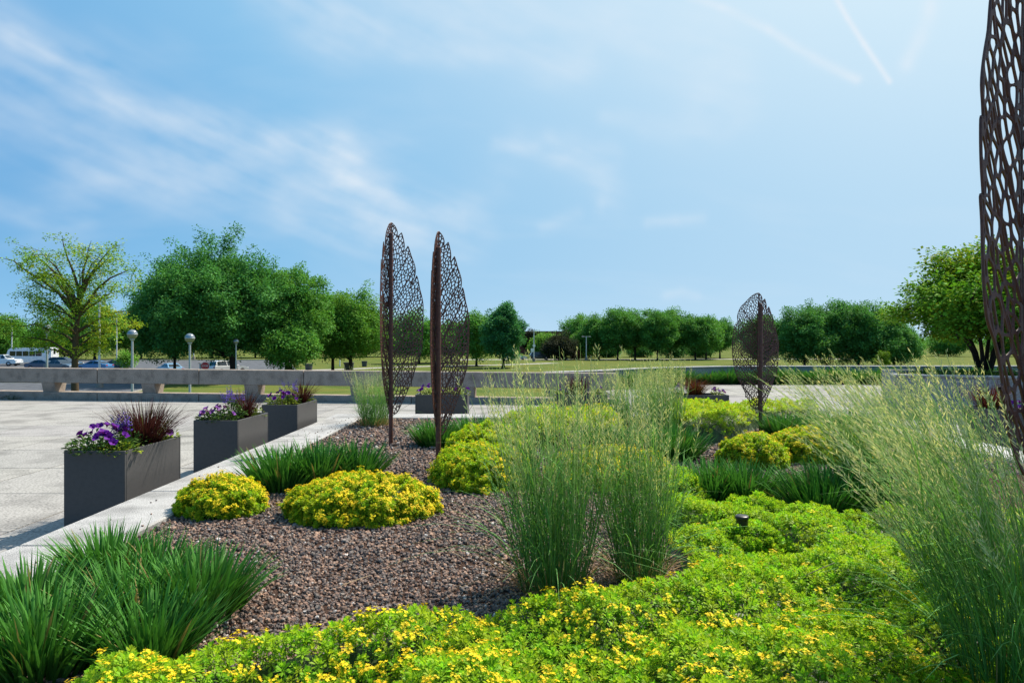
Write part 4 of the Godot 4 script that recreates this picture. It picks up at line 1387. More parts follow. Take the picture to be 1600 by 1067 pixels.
# ---------------------------------------------------------------- planting
func carpet_line() -> Array:
	return [Vector2(-1.7, 1.7), Vector2(-1.80, 2.40), Vector2(-1.55, 2.56), Vector2(-1.2, 2.66), Vector2(-0.92, 2.74), Vector2(-0.62, 2.88), Vector2(-0.28, 3.10), Vector2(0.0, 3.24), Vector2(0.25, 3.28), Vector2(0.62, 3.32), Vector2(0.86, 3.45), Vector2(1.0, 3.8), Vector2(1.05, 4.4), Vector2(1.15, 5.3), Vector2(1.35, 6.4), Vector2(1.72, 6.6), Vector2(1.60, 5.6), Vector2(1.75, 4.95), Vector2(2.2, 4.78), Vector2(2.67, 4.85), Vector2(3.05, 4.8), Vector2(3.5, 4.7), Vector2(4.3, 4.6), Vector2(4.3, 1.7)]

var sprigs := []
var blooms := []

func make_sprigs() -> void:
	rng.seed = 51
	for k in 4:
		var mb := MB.new()
		for ring in [[5, -0.1, 0.030, 0.0], [6, 0.35, 0.030, 0.012], [5, 0.8, 0.025, 0.022], [3, 1.25, 0.018, 0.028]]:
			for i in int(ring[0]):
				var a: float = TAU * (i + rr(-0.2, 0.2)) / ring[0] + ring[1] * 3.0
				var el: float = ring[1] + rr(-0.25, 0.25)
				var dir := Vector3(cos(a) * cos(el), sin(el), sin(a) * cos(el))
				var s := rr(0.85, 1.1)
				mb.leaf(Vector3(0, ring[3], 0) + dir * 0.004, dir, Vector3.UP if absf(el) < 1.2 else Vector3(-cos(a), 0.3, -sin(a)), ring[2] * rr(0.85, 1.25), rr(0.011, 0.014), Color(s, s, s), 0.62, 0.08)
		mb.tube(PackedVector3Array([Vector3(0, -0.07, 0), Vector3(0, 0.025, 0)]), PackedFloat32Array([0.0022, 0.0018]), 4, Color(0.8, 0.8, 0.8))
		sprigs.append(mb.mesh())
	for k in 3:
		var mb := MB.new()
		for i in 9:
			var a := rr(0, TAU)
			var o := Vector3(cos(a), 0, sin(a)) * rr(0.0, 0.021)
			o.y = 0.036 + rr(-0.004, 0.006) - o.length() * 0.25
			var tilt := (Vector3.UP + Vector3(o.x, 0, o.z) * 22.0 + Vector3(rr(-0.3, 0.3), 0, rr(-0.3, 0.3))).normalized()
			var u := tilt.cross(Vector3(0.3, 0.1, 0.9)).normalized()
			var w := tilt.cross(u)
			var r := rr(0.006, 0.0085)
			for p in 5:
				var q := TAU * p / 5.0 + a
				var dir := (u * cos(q) + w * sin(q)) + tilt * 0.25
				var s := rr(0.85, 1.1)
				mb.leaf(o, dir.normalized(), tilt, r, 0.0042, Color(s, s * 0.97, s), 0.45, 0.05)
		blooms.append(mb.mesh())

# puts sprigs on surface points: spots holds [place, normal, tone, flower]
func sedum(parent: Node3D, spots: Array, size: float, col: Color) -> void:
	var where := []
	var tint := []
	var fw := []
	var ft := []
	for k in 4:
		var w: Array[Transform3D] = []
		where.append(w)
		tint.append(PackedColorArray())
	for k in 3:
		var w: Array[Transform3D] = []
		fw.append(w)
		ft.append(PackedColorArray())
	for i in spots.size():
		var s = spots[i]
		var up: Vector3 = (s[1] + Vector3.UP * 0.55 + Vector3(rr(-0.35, 0.35), 0, rr(-0.35, 0.35))).normalized()
		var x := up.cross(Vector3(0.2, 0.1, 1.0)).normalized()
		var b := Basis(x, up, x.cross(up)).rotated(up, rr(0, TAU)).scaled(Vector3.ONE * size * rr(0.65, 1.3))
		var f: float = s[2] * rr(0.8, 1.2)
		var k := i % 4
		where[k].append(Transform3D(b, s[0]))
		tint[k].append(Color(col.r * f * rr(0.7, 1.2), col.g * f, col.b * f))
		if rng.randf() < s[3]:
			k = i % 3
			fw[k].append(Transform3D(b.scaled(Vector3.ONE * rr(1.05, 1.6)), s[0] + up * size * rr(0.0, 0.012)))
			var y := rr(0.85, 1.1)
			ft[k].append(Color(0.90 * y, rr(0.62, 0.76) * y, 0.016))
	for k in 4:
		if where[k].size():
			many("foliage", sprigs[k], M.sedum_leaf, where[k], tint[k], parent)
	for k in 3:
		if fw[k].size():
			many("flowers", blooms[k], M.petal, fw[k], ft[k], parent)

func mound(label: String, x: float, d: float, rx: float, rd: float, h: float, turn: float, flower: float, col: Color, size := 1.0, dense := 1100.0) -> void:
	rng.seed = int(x * 131 + d * 57) + 5000
	var t := thing("sedum_mound", label, "sedum", v(x, G, d), turn, "yellow-green sedum mounds")
	var st := noise(int(d * 31), 1.0, 2)
	var spots := []
	var core := MB.new()
	var area := PI * rx * rd + PI * (rx + rd) * h * 0.9
	for i in int(area * dense / (size * size)):
		var u := rr(0.0, 1.0)
		var a := rr(0, TAU)
		var y := pow(u, 0.9)
		var s := pow(1.0 - pow(y, 2.6), 0.5)
		var lump := 1.0 + 0.15 * st.get_noise_3d(cos(a) * s * rx * 7.0, y * h * 8.0, sin(a) * s * rd * 7.0) + 0.14 * st.get_noise_2d(cos(a) * 1.1, sin(a) * 1.1) + (rr(0.0, 0.08) if rng.randf() < 0.08 else 0.0)
		var p := Vector3(cos(a) * s * rx, y * h, sin(a) * s * rd) * lump
		var n := Vector3(cos(a) * s / rx, y / h * 0.8, sin(a) * s / rd).normalized()
		spots.append([p, n, 1.0, flower * (0.35 + 0.65 * y) * (1.0 + 1.4 * st.get_noise_2d(p.x * 3.0 + 40.0, p.z * 3.0))])
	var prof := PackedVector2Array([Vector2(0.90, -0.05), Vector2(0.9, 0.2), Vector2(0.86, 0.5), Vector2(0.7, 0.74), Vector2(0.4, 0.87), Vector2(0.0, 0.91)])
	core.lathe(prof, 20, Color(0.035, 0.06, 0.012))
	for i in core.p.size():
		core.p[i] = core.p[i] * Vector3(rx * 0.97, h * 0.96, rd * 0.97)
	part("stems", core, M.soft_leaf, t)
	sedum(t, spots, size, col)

# sedum as ground cover over an outline: a hummocky surface
func ground_cover(called: String, label: String, line: Array, low: float, hump: float, freq: float, step: float, size: float, col: Color, flower: Callable, s: int) -> void:
	rng.seed = s
	var root := Node3D.new()
	root.name = numbered(called)
	add_child(root)
	root.set_meta("kind", "stuff")
	tag(root, label, "ground cover")
	var poly := PackedVector2Array(line)
	var st := noise(s, freq, 2)
	var lo := Vector2(1e9, 1e9)
	var hi := -lo
	for p in poly:
		lo = lo.min(p)
		hi = hi.max(p)
	var height := func(x: float, d: float) -> float:
		var q := Vector2(x, d)
		var near := 1e9
		for i in poly.size():
			near = minf(near, Geometry2D.get_closest_point_to_segment(q, poly[i], poly[(i + 1) % poly.size()]).distance_squared_to(q))
		near = sqrt(near)
		if not Geometry2D.is_point_in_polygon(q, poly):
			return -near
		var k := clampf(near / 0.16, 0.0, 1.0)
		var b := st.get_noise_2d(x, d * 0.8) * 0.5 + 0.5
		return (low + hump * smoothstep(0.25, 0.75, b)) * sqrt(k * (2.0 - k)) + 0.004
	var spots := []
	var core := MB.new()
	var d := lo.y
	while d < hi.y:
		var grow := pow(maxf(1.0, d / 4.2), 0.45)
		var x := lo.x
		while x < hi.x:
			var px := x + rr(-0.5, 0.5) * step * grow
			var pd := d + rr(-0.5, 0.5) * step * grow
			x += step * grow
			if absf(px) > pd * 0.79 + 0.15:
				continue
			var hh: float = height.call(px, pd)
			if hh < 0.0:
				continue
			var hx: float = height.call(px + 0.03, pd)
			var hd: float = height.call(px, pd + 0.03)
			var n := Vector3(-(hx - hh) / 0.03, 1.0, (hd - hh) / 0.03).normalized()
			spots.append([v(px, G + hh + rr(-0.012, 0.012), pd), n, 1.0, flower.call(px, pd)])
		d += step * grow
	# the mass of stems below the leaves
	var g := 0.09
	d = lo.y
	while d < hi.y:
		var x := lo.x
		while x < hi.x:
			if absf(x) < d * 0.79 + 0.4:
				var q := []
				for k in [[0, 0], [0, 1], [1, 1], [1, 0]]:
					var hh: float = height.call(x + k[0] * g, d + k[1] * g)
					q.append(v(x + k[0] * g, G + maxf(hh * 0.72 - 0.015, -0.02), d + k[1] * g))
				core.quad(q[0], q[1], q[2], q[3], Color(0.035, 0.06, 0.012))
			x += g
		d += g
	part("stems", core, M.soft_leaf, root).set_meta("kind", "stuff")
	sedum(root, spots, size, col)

func blade(mb: MB, base: Vector3, dir: Vector3, length: float, wid: float, droop: float, col: Color, col2: Color, n := 5) -> void:
	var pts := PackedVector3Array()
	var w := PackedFloat32Array()
	var flat := Vector3(dir.x, 0, dir.z)
	flat = flat.normalized() if flat.length() > 0.01 else Vector3(1, 0, 0)
	var side := Vector3(-flat.z, 0, flat.x).rotated(Vector3.UP, rr(-0.9, 0.9))
	for i in n + 1:
		var t := float(i) / n
		pts.append(base + dir * length * t + flat * length * droop * t * t - Vector3(0, length * droop * t * t * (0.35 + 0.55 * t), 0))
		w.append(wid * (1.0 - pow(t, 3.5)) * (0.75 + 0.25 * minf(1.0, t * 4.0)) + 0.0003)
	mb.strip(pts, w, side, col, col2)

func strap_clump(n: int, r: float, length: float, wid: float, s: int) -> ArrayMesh:
	rng.seed = s
	var mb := MB.new()
	for i in n:
		var a := rr(0, TAU)
		var q := sqrt(rng.randf())
		var out := Vector3(cos(a), 0, sin(a))
		var lean := q * 0.62 + rr(-0.12, 0.18)
		var dir := (Vector3.UP + out * lean + Vector3(rr(-0.15, 0.15), 0, rr(-0.15, 0.15))).normalized()
		var k := rr(0.7, 1.25)
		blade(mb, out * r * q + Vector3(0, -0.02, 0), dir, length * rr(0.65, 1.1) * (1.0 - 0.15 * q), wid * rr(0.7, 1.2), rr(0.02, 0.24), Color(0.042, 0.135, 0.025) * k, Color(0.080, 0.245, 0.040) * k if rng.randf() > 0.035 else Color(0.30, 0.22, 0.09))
	return mb.mesh()

# a feather reed: stems bent by the wind, feathery heads, arching leaves and dry straw at the foot
func reed(label: String, x: float, d: float, h: float, r: float, n: int, wind: Vector3, s: int, fan := 0.16, headed := 1.0, fresh := 1.0) -> void:
	rng.seed = s
	var t := thing("feather_reed", label, "grass", v(x, G, d), 0.0, "feather reed grasses")
	var stems := MB.new()
	var heads := MB.new()
	var leaves := MB.new()
	var straw := MB.new()
	for i in n:
		var a := rr(0, TAU)
		var q := sqrt(rng.randf())
		var out := Vector3(cos(a), 0, sin(a))
		var base := out * r * q
		var hh := h * (rr(0.55, 1.0) if rng.randf() < 0.6 else rr(0.85, 1.1))
		var lean := out * q * fan * rr(0.5, 1.5) + Vector3(rr(-0.08, 0.08), 0, rr(-0.08, 0.08))
		var bend := wind * rr(0.45, 1.35)
		var pts := PackedVector3Array()
		for j in 7:
			var u := j / 6.0
			pts.append(base + Vector3(0, hh * u, 0) + lean * hh * u + bend * hh * u * u - Vector3(0, bend.length_squared() * 0.42 * hh * u * u, 0))
		var k := rr(0.75, 1.25)
		var gold := rr(0.0, 0.35)
		var foot := Color(0.17, 0.37, 0.07) * k
		stems.tube(pts, PackedFloat32Array([0.0020, 0.0020, 0.0019, 0.0018, 0.0016, 0.0013, 0.0008]), 3, foot, Color(0.38 + 0.1 * gold, 0.55, 0.20) * k)
		# a leaf or two on the stem
		for m in 2:
			var u := rr(0.12, 0.6)
			var at := pts[int(u * 5.99)].lerp(pts[int(u * 5.99) + 1], fmod(u * 5.99, 1.0))
			var b := rr(0, TAU)
			blade(leaves, at, (Vector3.UP * 1.7 + Vector3(cos(b), 0, sin(b)) * 0.45 + wind * 1.6).normalized(), rr(0.2, 0.42) * h, 0.0026, rr(0.1, 0.6), Color(0.12, 0.30, 0.05) * k, Color(0.20, 0.42, 0.11) * k, 4)
		if rng.randf() > headed:
			continue
		var tone := Color(0.56, 0.61, 0.30).lerp(Color(0.66, 0.60, 0.38), rng.randf()) * rr(0.8, 1.15)
		var start := rr(0.68, 0.76)
		for m in 30:
			var u := lerpf(start, 0.995, (m + rng.randf()) / 30.0)
			var at := pts[int(u * 5.99)].lerp(pts[int(u * 5.99) + 1], fmod(u * 5.99, 1.0))
			var along := (pts[mini(int(u * 5.99) + 1, 6)] - pts[int(u * 5.99)]).normalized()
			var b := rr(0, TAU)
			var side := (Vector3(cos(b), rr(-0.2, 0.3), sin(b)) + wind * 0.9).normalized()
			var open := (1.0 - absf(u - 0.82) * 3.0) * 0.55
			var dir := (along + side * (0.25 + open)).normalized()
			var w := dir.cross(Vector3(cos(b * 3.0), 0.4, sin(b * 3.0))).normalized()
			var l := rr(0.018, 0.042) * (1.2 - 0.5 * (u - start) / (1.0 - start))
			var p0 := at + dir * l * 0.15
			heads.quad(p0, p0 + dir * l * 0.5 - w * 0.0021, p0 + dir * l, p0 + dir * l * 0.5 + w * 0.0021, tone)
	for i in int(n * 0.35):
		var a := rr(0, TAU)
		var out := Vector3(cos(a), 0, sin(a))
		var k := rr(0.7, 1.2)
		blade(leaves, out * r * rr(0.3, 1.0), (Vector3.UP + out * rr(0.1, 0.5) + wind * 0.4).normalized(), h * rr(0.35, 0.68), rr(0.0022, 0.0036), rr(0.1, 0.75), Color(0.09, 0.26, 0.045) * k, Color(0.20, 0.42, 0.13) * k, 6)
	for i in int(n * 0.9):
		var a := rr(0, TAU)
		var out := Vector3(cos(a), 0, sin(a))
		blade(straw, out * r * rr(0.5, 1.1), (Vector3.UP + out * rr(0.1, 1.3)).normalized(), rr(0.10, 0.34), 0.0024, rr(0.0, 0.7), Color(0.26, 0.16, 0.075), Color(0.46, 0.33, 0.17), 4)
	for q in [["stems", stems, M.reed], ["leaves", leaves, M.reed], ["plumes", heads, M.plume], ["dry_leaves", straw, M.plume]]:
		if q[1].p.size():
			part(q[0], q[1], q[2], t).set_meta("kind", "stuff")


# ---------------------------------------------------------------- planters
func planter_box(label: String, x: float, d: float, turn: float, group := "dark planter boxes round the bed") -> void:
	var t := thing("planter_box", label, "planter", v(x, 0, d), turn, group)
	var w := 0.57
	var l := 0.98
	var h := 0.75
	for q in [["end_panel", 0.0, l / 2 - 0.012, w, 0.024], ["end_panel", 0.0, -l / 2 + 0.012, w, 0.024], ["side_panel", w / 2 - 0.012, 0.0, 0.024, l - 0.05], ["side_panel", -w / 2 + 0.012, 0.0, 0.024, l - 0.05]]:
		var mb := MB.new()
		mb.box(Vector3.ZERO, Vector3(q[3], h, q[4]), 0.003)
		part(q[0], mb, M.charcoal, t, Vector3(q[1], h / 2, q[2]))
	var s := MB.new()
	s.box(Vector3.ZERO, Vector3(w - 0.05, 0.1, l - 0.05))
	part("soil", s, M.soil, t, Vector3(0, h - 0.1, 0))

func fountain_grass(label: String, at: Vector3, r: float, h: float, n: int, col: Color, s: int) -> void:
	rng.seed = s
	var t := thing("fountain_grass", label, "grass", at, 0.0, "dark red fountain grasses in the planter boxes")
	var mb := MB.new()
	for i in n:
		var a := rr(0, TAU)
		var out := Vector3(cos(a), 0, sin(a))
		var k := rr(0.6, 1.5)
		var c := Color(col.r * k, col.g * k * rr(0.8, 1.6), col.b * k)
		if rng.randf() < 0.06:
			c = Color(0.10, 0.12, 0.03)
		blade(mb, out * r * 0.35 * sqrt(rng.randf()), (Vector3.UP + out * rr(0.0, 0.8)).normalized(), h * rr(0.7, 1.25), rr(0.0022, 0.0036), rr(0.02, 0.45), c * 0.75, c, 5)
	part("blades", mb, M.reed, t).set_meta("kind", "stuff")

# a leafy bedding plant with flowers on it; every flower is a part
func bedding(called: String, label: String, at: Vector3, rx: float, rd: float, h: float, leaves: int, leaf_col: Color, flowers: int, flower_col: Color, s: int, spikes := false, group := "flowering plants in the planter boxes") -> void:
	rng.seed = s
	var t := thing(called, label, "flowers" if flowers else "plant", at, 0.0, group)
	var mb := MB.new()
	for i in leaves:
		var a := rr(0, TAU)
		var q := sqrt(rng.randf())
		var p := Vector3(cos(a) * rx * q, h * rr(0.05, 0.85) * (1.0 - 0.55 * q * q), sin(a) * rd * q)
		var dir := (Vector3(cos(a) * q, rr(-0.25, 0.7), sin(a) * q) + Vector3(rr(-0.6, 0.6), 0, rr(-0.6, 0.6))).normalized()
		var k := rr(0.7, 1.3)
		mb.leaf(p, dir, (Vector3.UP + dir * 0.1).normalized(), rr(0.035, 0.065), rr(0.02, 0.034), Color(leaf_col.r * k * rr(0.85, 1.2), leaf_col.g * k, leaf_col.b * k), 0.5, 0.12)
	for i in 26:
		var a := rr(0, TAU)
		var q := rr(0.2, 0.95)
		mb.tube(PackedVector3Array([Vector3(cos(a) * rx * q * 0.3, 0, sin(a) * rd * q * 0.3), Vector3(cos(a) * rx * q, h * 0.75 * (1.0 - 0.4 * q * q), sin(a) * rd * q)]), PackedFloat32Array([0.0025, 0.0015]), 4, leaf_col * 0.8)
	part("leaves", mb, M.soft_leaf, t).set_meta("kind", "stuff")
	var shapes := []
	for k in 3:
		var f := MB.new()
		if spikes:
			for i in 34:
				var u := rng.randf()
				var a := rr(0, TAU)
				var dir := Vector3(cos(a), rr(0.0, 0.7), sin(a)).normalized()
				var c := rr(0.7, 1.3)
				f.leaf(Vector3(0, 0.02 + 0.11 * u, 0) + dir * 0.004, dir, Vector3.UP, 0.020 * (1.15 - 0.75 * u), 0.015 * (1.15 - 0.7 * u), Color(flower_col.r * c, flower_col.g * c, flower_col.b * c), 0.6, -0.1)
			f.tube(PackedVector3Array([Vector3(0, -0.1, 0), Vector3(0, 0.12, 0)]), PackedFloat32Array([0.002, 0.0015]), 4, leaf_col)
		else:
			var lobes := 15
			for i in lobes:
				var a0 := TAU * i / lobes
				var a1 := TAU * (i + 1) / lobes
				var r0 := 0.029 + 0.004 * sin(a0 * 5.0 + k)
				var r1 := 0.029 + 0.004 * sin(a1 * 5.0 + k)
				var c := flower_col * (1.0 + 0.22 * sin(a0 * 5.0))
				var y0 := 0.018 + 0.005 * sin(a0 * 3.0 + k * 2.0)
				var y1 := 0.018 + 0.005 * sin(a1 * 3.0 + k * 2.0)
				f.quad(Vector3(cos(a0) * 0.009, 0.006, sin(a0) * 0.009), Vector3(cos(a0) * r0, y0, sin(a0) * r0), Vector3(cos(a1) * r1, y1, sin(a1) * r1), Vector3(cos(a1) * 0.009, 0.006, sin(a1) * 0.009), c)
				f.tri(Vector3(0, -0.012, 0), Vector3(cos(a0) * 0.009, 0.006, sin(a0) * 0.009), Vector3(cos(a1) * 0.009, 0.006, sin(a1) * 0.009), flower_col * 0.45)
		shapes.append(f.mesh())
	for i in flowers:
		var a := rr(0, TAU)
		var q := sqrt(rng.randf()) * 0.95
		var p := Vector3(cos(a) * rx * q, h * rr(0.82, 1.12) * (1.0 - 0.5 * q * q), sin(a) * rd * q)
		var o := part("flower", shapes[i % 3], M.petal, t, p)
		var tip := 0.25 if spikes else 0.75
		var up: Vector3 = (Vector3.UP + Vector3(cos(a) * q, 0, sin(a) * q) * tip * 1.3 + Vector3(rr(-tip, tip), 0, rr(-tip, tip) + tip * 0.4)).normalized()
		var x := up.cross(Vector3(0.2, 0.1, 1.0)).normalized()
		o.basis = Basis(x, up, x.cross(up)).rotated(up, rr(0, TAU)).scaled(Vector3.ONE * rr(1.05, 1.45))

func build_planters() -> void:
	var top := 0.70
	var leaf := Color(0.07, 0.15, 0.03)
	var lime := Color(0.24, 0.33, 0.03)
	var purple := Color(0.13, 0.012, 0.26)
	var violet := Color(0.10, 0.05, 0.36)
	var mauve := Color(0.26, 0.08, 0.36)
	var wine := Color(0.062, 0.016, 0.020)
	var two := deg_to_rad(-2.0)
	planter_box("nearest dark grey planter box, with purple petunias and dark red grass", -3.80, 6.72, two)
	bedding("petunia_plant", "deep purple petunias spilling over the near end of the nearest planter box", v(-3.84, top, 6.40), 0.30, 0.24, 0.24, 560, leaf, 18, purple, 301)
	bedding("salvia_plant", "violet flower spikes behind the petunias in the nearest planter box", v(-3.70, top, 6.62), 0.14, 0.12, 0.25, 80, leaf, 8, violet, 302, true)
	bedding("lime_plant", "lime green leaves at the near edge of the nearest planter box", v(-3.66, top, 6.36), 0.17, 0.13, 0.15, 110, lime, 0, lime, 303)
	fountain_grass("dark red fountain grass in the nearest planter box", v(-3.72, top, 6.90), 0.40, 0.47, 700, wine, 304)
	bedding("lime_plant", "lime green leaves at the far end of the nearest planter box", v(-3.62, top, 7.12), 0.12, 0.1, 0.17, 70, lime, 1, mauve, 305)
	planter_box("middle dark grey planter box of the row along the coping", -3.74, 9.13, two)
	bedding("petunia_plant", "mauve and purple petunias at the near end of the middle planter box", v(-3.82, top, 8.83), 0.24, 0.2, 0.20, 380, leaf, 14, mauve, 311)
	bedding("salvia_plant", "tall violet flower spikes in the middle planter box", v(-3.66, top, 8.98), 0.15, 0.13, 0.34, 160, leaf, 10, violet, 312, true)
	fountain_grass("dark red fountain grass in the middle planter box", v(-3.64, top, 9.30), 0.18, 0.42, 300, wine, 313)
	bedding("lime_plant", "lime green leaves at the far end of the middle planter box", v(-3.56, top, 9.48), 0.12, 0.1, 0.18, 70, lime, 0, lime, 314)
	planter_box("farthest dark grey planter box of the row along the coping", -3.65, 11.24, two)
	bedding("petunia_plant", "purple petunias in the farthest planter box of the row along the coping", v(-3.72, top, 11.0), 0.26, 0.22, 0.24, 360, lime * 0.75, 15, purple, 321)
	bedding("salvia_plant", "violet flower spikes in the farthest planter box of the row along the coping", v(-3.62, top, 11.12), 0.16, 0.14, 0.30, 90, leaf, 8, violet, 322, true)
	fountain_grass("dark red fountain grass in the farthest planter box of the row along the coping", v(-3.52, top, 11.42), 0.15, 0.42, 260, wine, 323)
	bedding("lime_plant", "lime green leaves beside the grass in the farthest planter box of the row", v(-3.48, top, 11.6), 0.12, 0.1, 0.18, 60, lime, 1, purple, 324)
	var side := PI / 2
	planter_box("dark planter box beyond the bed, behind the second tall rusty leaf", -1.33, 13.1, side)
	bedding("petunia_plant", "purple petunias over lime leaves behind the second tall rusty leaf", v(-1.55, top, 13.05), 0.3, 0.2, 0.2, 220, lime * 0.8, 14, purple, 331)
	bedding("lime_plant", "lime green leaves and a few purple flowers right of the second tall rusty leaf", v(-0.98, top, 13.05), 0.16, 0.16, 0.2, 90, lime, 4, purple, 332)
	planter_box("dark planter box beyond the bed, behind the tall middle reeds", 1.3, 13.1, side)
	fountain_grass("dark red fountain grass behind the tall middle reeds", v(1.25, top, 13.1), 0.28, 0.44, 380, wine, 341)
	bedding("petunia_plant", "purple flowers and lime leaves behind the middle reeds", v(0.92, top, 13.0), 0.14, 0.16, 0.2, 90, lime, 6, purple, 342)
	bedding("petunia_plant", "lime leaves and few purple flowers behind the second middle reed", v(1.66, top, 13.0), 0.14, 0.16, 0.2, 90, lime, 5, purple, 343)
	planter_box("dark planter box beyond the bed, beside the short rusty leaf", 3.56, 13.0, side)
	fountain_grass("bronze red fountain grass beside the short rusty leaf", v(3.5, top, 13.0), 0.32, 0.40, 460, Color(0.11, 0.03, 0.018), 351)
	bedding("petunia_plant", "pale mauve flowers and lime leaves beside the short rusty leaf", v(3.9, top, 12.95), 0.13, 0.16, 0.18, 90, lime, 7, mauve, 352)
	bedding("petunia_plant", "pale mauve flowers beside the bronze grass, away from the short rusty leaf", v(3.16, top, 12.95), 0.1, 0.16, 0.22, 70, leaf, 6, mauve, 353)
	planter_box("dark planter box at the right side of the bed, behind the near rusty leaf", 7.35, 10.2, deg_to_rad(2.0))
	fountain_grass("dark red fountain grass behind the near rusty leaf", v(7.2, top, 10.3), 0.28, 0.48, 360, Color(0.10, 0.02, 0.02), 361)
	bedding("petunia_plant", "purple flowers seen through the near rusty leaf", v(7.45, top, 9.95), 0.2, 0.18, 0.2, 110, leaf, 9, purple, 362)


# ---------------------------------------------------------------- plants
func build_plants() -> void:
	make_sprigs()
	var fresh := Color(0.44, 0.57, 0.030)
	var green := Color(0.36, 0.56, 0.032)
	mound("round sedum mound full of yellow flowers between the nearest planter box and the gravel", -2.33, 5.5, 0.31, 0.30, 0.245, 0.0, 0.5, fresh, 0.78)
	mound("broad low sedum mound covered in yellow flowers, alone on the gravel", -1.20, 5.40, 0.57, 0.40, 0.265, 0.1, 0.58, fresh, 0.78)
	mound("bright sedum mound with few flowers at the foot of the second tall rusty leaf", -0.28, 6.75, 0.46, 0.62, 0.32, 0.15, 0.16, fresh, 0.8)
	mound("sedum mound behind the bright one, beside the second tall rusty leaf", -0.30, 7.75, 0.46, 0.50, 0.38, 0.0, 0.05, fresh * 1.05, 0.85, 1000.0)
	mound("low sedum mound with yellow flowers seen through the tall middle reeds", 0.95, 6.6, 0.55, 0.45, 0.30, 0.0, 0.45, fresh, 0.85, 1000.0)
	mound("small sedum mound with yellow flowers behind the strap-leaved clumps", 2.66, 7.55, 0.34, 0.30, 0.30, 0.0, 0.30, fresh, 0.8, 1000.0)
	mound("wider sedum mound with yellow flowers in front of the short rusty leaf", 3.55, 7.9, 0.58, 0.40, 0.34, 0.0, 0.34, fresh, 0.8, 1000.0)
	mound("sedum hump at the edge of the carpet, in front of the strap-leaved row", 1.74, 4.90, 0.26, 0.2, 0.22, 0.0, 0.0, green, 1.05)
	mound("low sedum hump in which the little black garden light stands", 1.46, 4.36, 0.30, 0.20, 0.19, 0.0, 0.01, green, 0.8)
	ground_cover("sedum_carpet", "hummocky yellow-green sedum carpet filling the near part of the bed", carpet_line(), 0.06, 0.165, 1.5, 0.031, 0.8, green, func(x: float, d: float) -> float:
		var near := clampf(1.25 - (x + 0.9) * 0.34 - maxf(0.0, d - 2.8) * 0.55, 0.0, 1.0)
		return 0.42 * near * clampf(0.6 + 1.6 * nz.get_noise_2d(x * 2.2, d * 2.2), 0.05, 1.0) + 0.012, 61)
	ground_cover("sedum_carpet", "far strip of yellow-green sedum in front of the dark planter box by the short leaf", [Vector2(2.2, 9.2), Vector2(2.4, 11.7), Vector2(5.2, 11.8), Vector2(5.0, 11.0), Vector2(3.9, 10.7), Vector2(3.1, 9.6), Vector2(2.8, 9.1)], 0.25, 0.12, 1.9, 0.034, 1.0, fresh, func(_x: float, _d: float) -> float: return 0.02, 62)
	ground_cover("sedum_carpet", "narrow strip of sedum behind the tall middle reeds", [Vector2(-0.2, 8.9), Vector2(0.0, 10.6), Vector2(1.6, 10.8), Vector2(1.5, 9.0), Vector2(0.6, 8.6)], 0.22, 0.14, 1.9, 0.036, 1.25, fresh, func(_x: float, _d: float) -> float: return 0.05, 63)
	# strap-leaved clumps
	var kinds := [strap_clump(470, 0.19, 0.46, 0.0088, 71), strap_clump(430, 0.18, 0.45, 0.0086, 72), strap_clump(520, 0.22, 0.46, 0.0088, 73)]
	var first: Node3D
	var spots := [
		[-2.28, 3.86, 0.86, "strap-leaved clump against the coping in front of the nearest planter box"],
		[-1.95, 3.72, 0.84, "strap-leaved clump just inside the one against the coping"],
		[-1.58, 3.42, 0.88, "strap-leaved clump spreading its blades over the gravel"],
		[-1.86, 3.30, 0.84, "strap-leaved clump in the middle of the near group"],
		[-2.30, 3.25, 0.90, "strap-leaved clump on the coping side of the near group"],
		[-1.98, 2.86, 0.88, "strap-leaved clump nearest to the lower corner of the photo"],
		[-1.55, 2.92, 0.80, "strap-leaved clump right behind the yellow flowers of the carpet's tip"],
		[-2.55, 2.95, 0.86, "strap-leaved clump cut off by the photo's edge"],
		[-2.14, 6.35, 1.1, "strap-leaved clump behind the gravel's round mound, nearest to the coping"],
		[-1.86, 6.5, 1.15, "strap-leaved clump in the middle of the trio behind the broad flowering mound"],
		[-1.55, 6.72, 1.1, "strap-leaved clump of the trio behind the broad mound, nearest to the tallest leaf"],
		[-1.0, 8.95, 0.95, "strap-leaved clump between the two tall rusty leaves"],
		[-0.55, 9.3, 1.0, "strap-leaved clump behind the second tall rusty leaf's post"],
		[-0.15, 9.35, 0.95, "strap-leaved clump right of the second tall rusty leaf"],
		[1.88, 7.95, 1.1, "strap-leaved clump at the brown foot of the farther reeds"],
		[1.10, 8.4, 1.0, "strap-leaved clump half hidden behind the tall middle reeds"],
		[1.62, 8.5, 1.0, "strap-leaved clump behind the farther reeds' near side"],
		[1.70, 5.8, 1.0, "strap-leaved clump beside the gravel path, left in its row"],
		[1.96, 5.72, 1.02, "strap-leaved clump in front of the small flowering mound"],
		[2.40, 5.3, 1.18, "big strap-leaved clump behind the little black garden light"],
		[2.68, 5.45, 1.1, "strap-leaved clump at the foot of the wind-bent reeds"],
		[3.85, 9.7, 1.0, "strap-leaved clump right of the short rusty leaf's post"],
		[4.45, 9.9, 1.05, "strap-leaved clump in front of the empty plaza"],
		[5.0, 10.0, 1.0, "strap-leaved clump nearest to the far corner of the bed"],
	]
	rng.seed = 75
	for i in spots.size():
		var s = spots[i]
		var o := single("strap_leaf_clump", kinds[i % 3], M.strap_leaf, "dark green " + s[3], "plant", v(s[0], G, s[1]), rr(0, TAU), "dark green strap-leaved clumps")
		o.scale = Vector3.ONE * float(s[2])
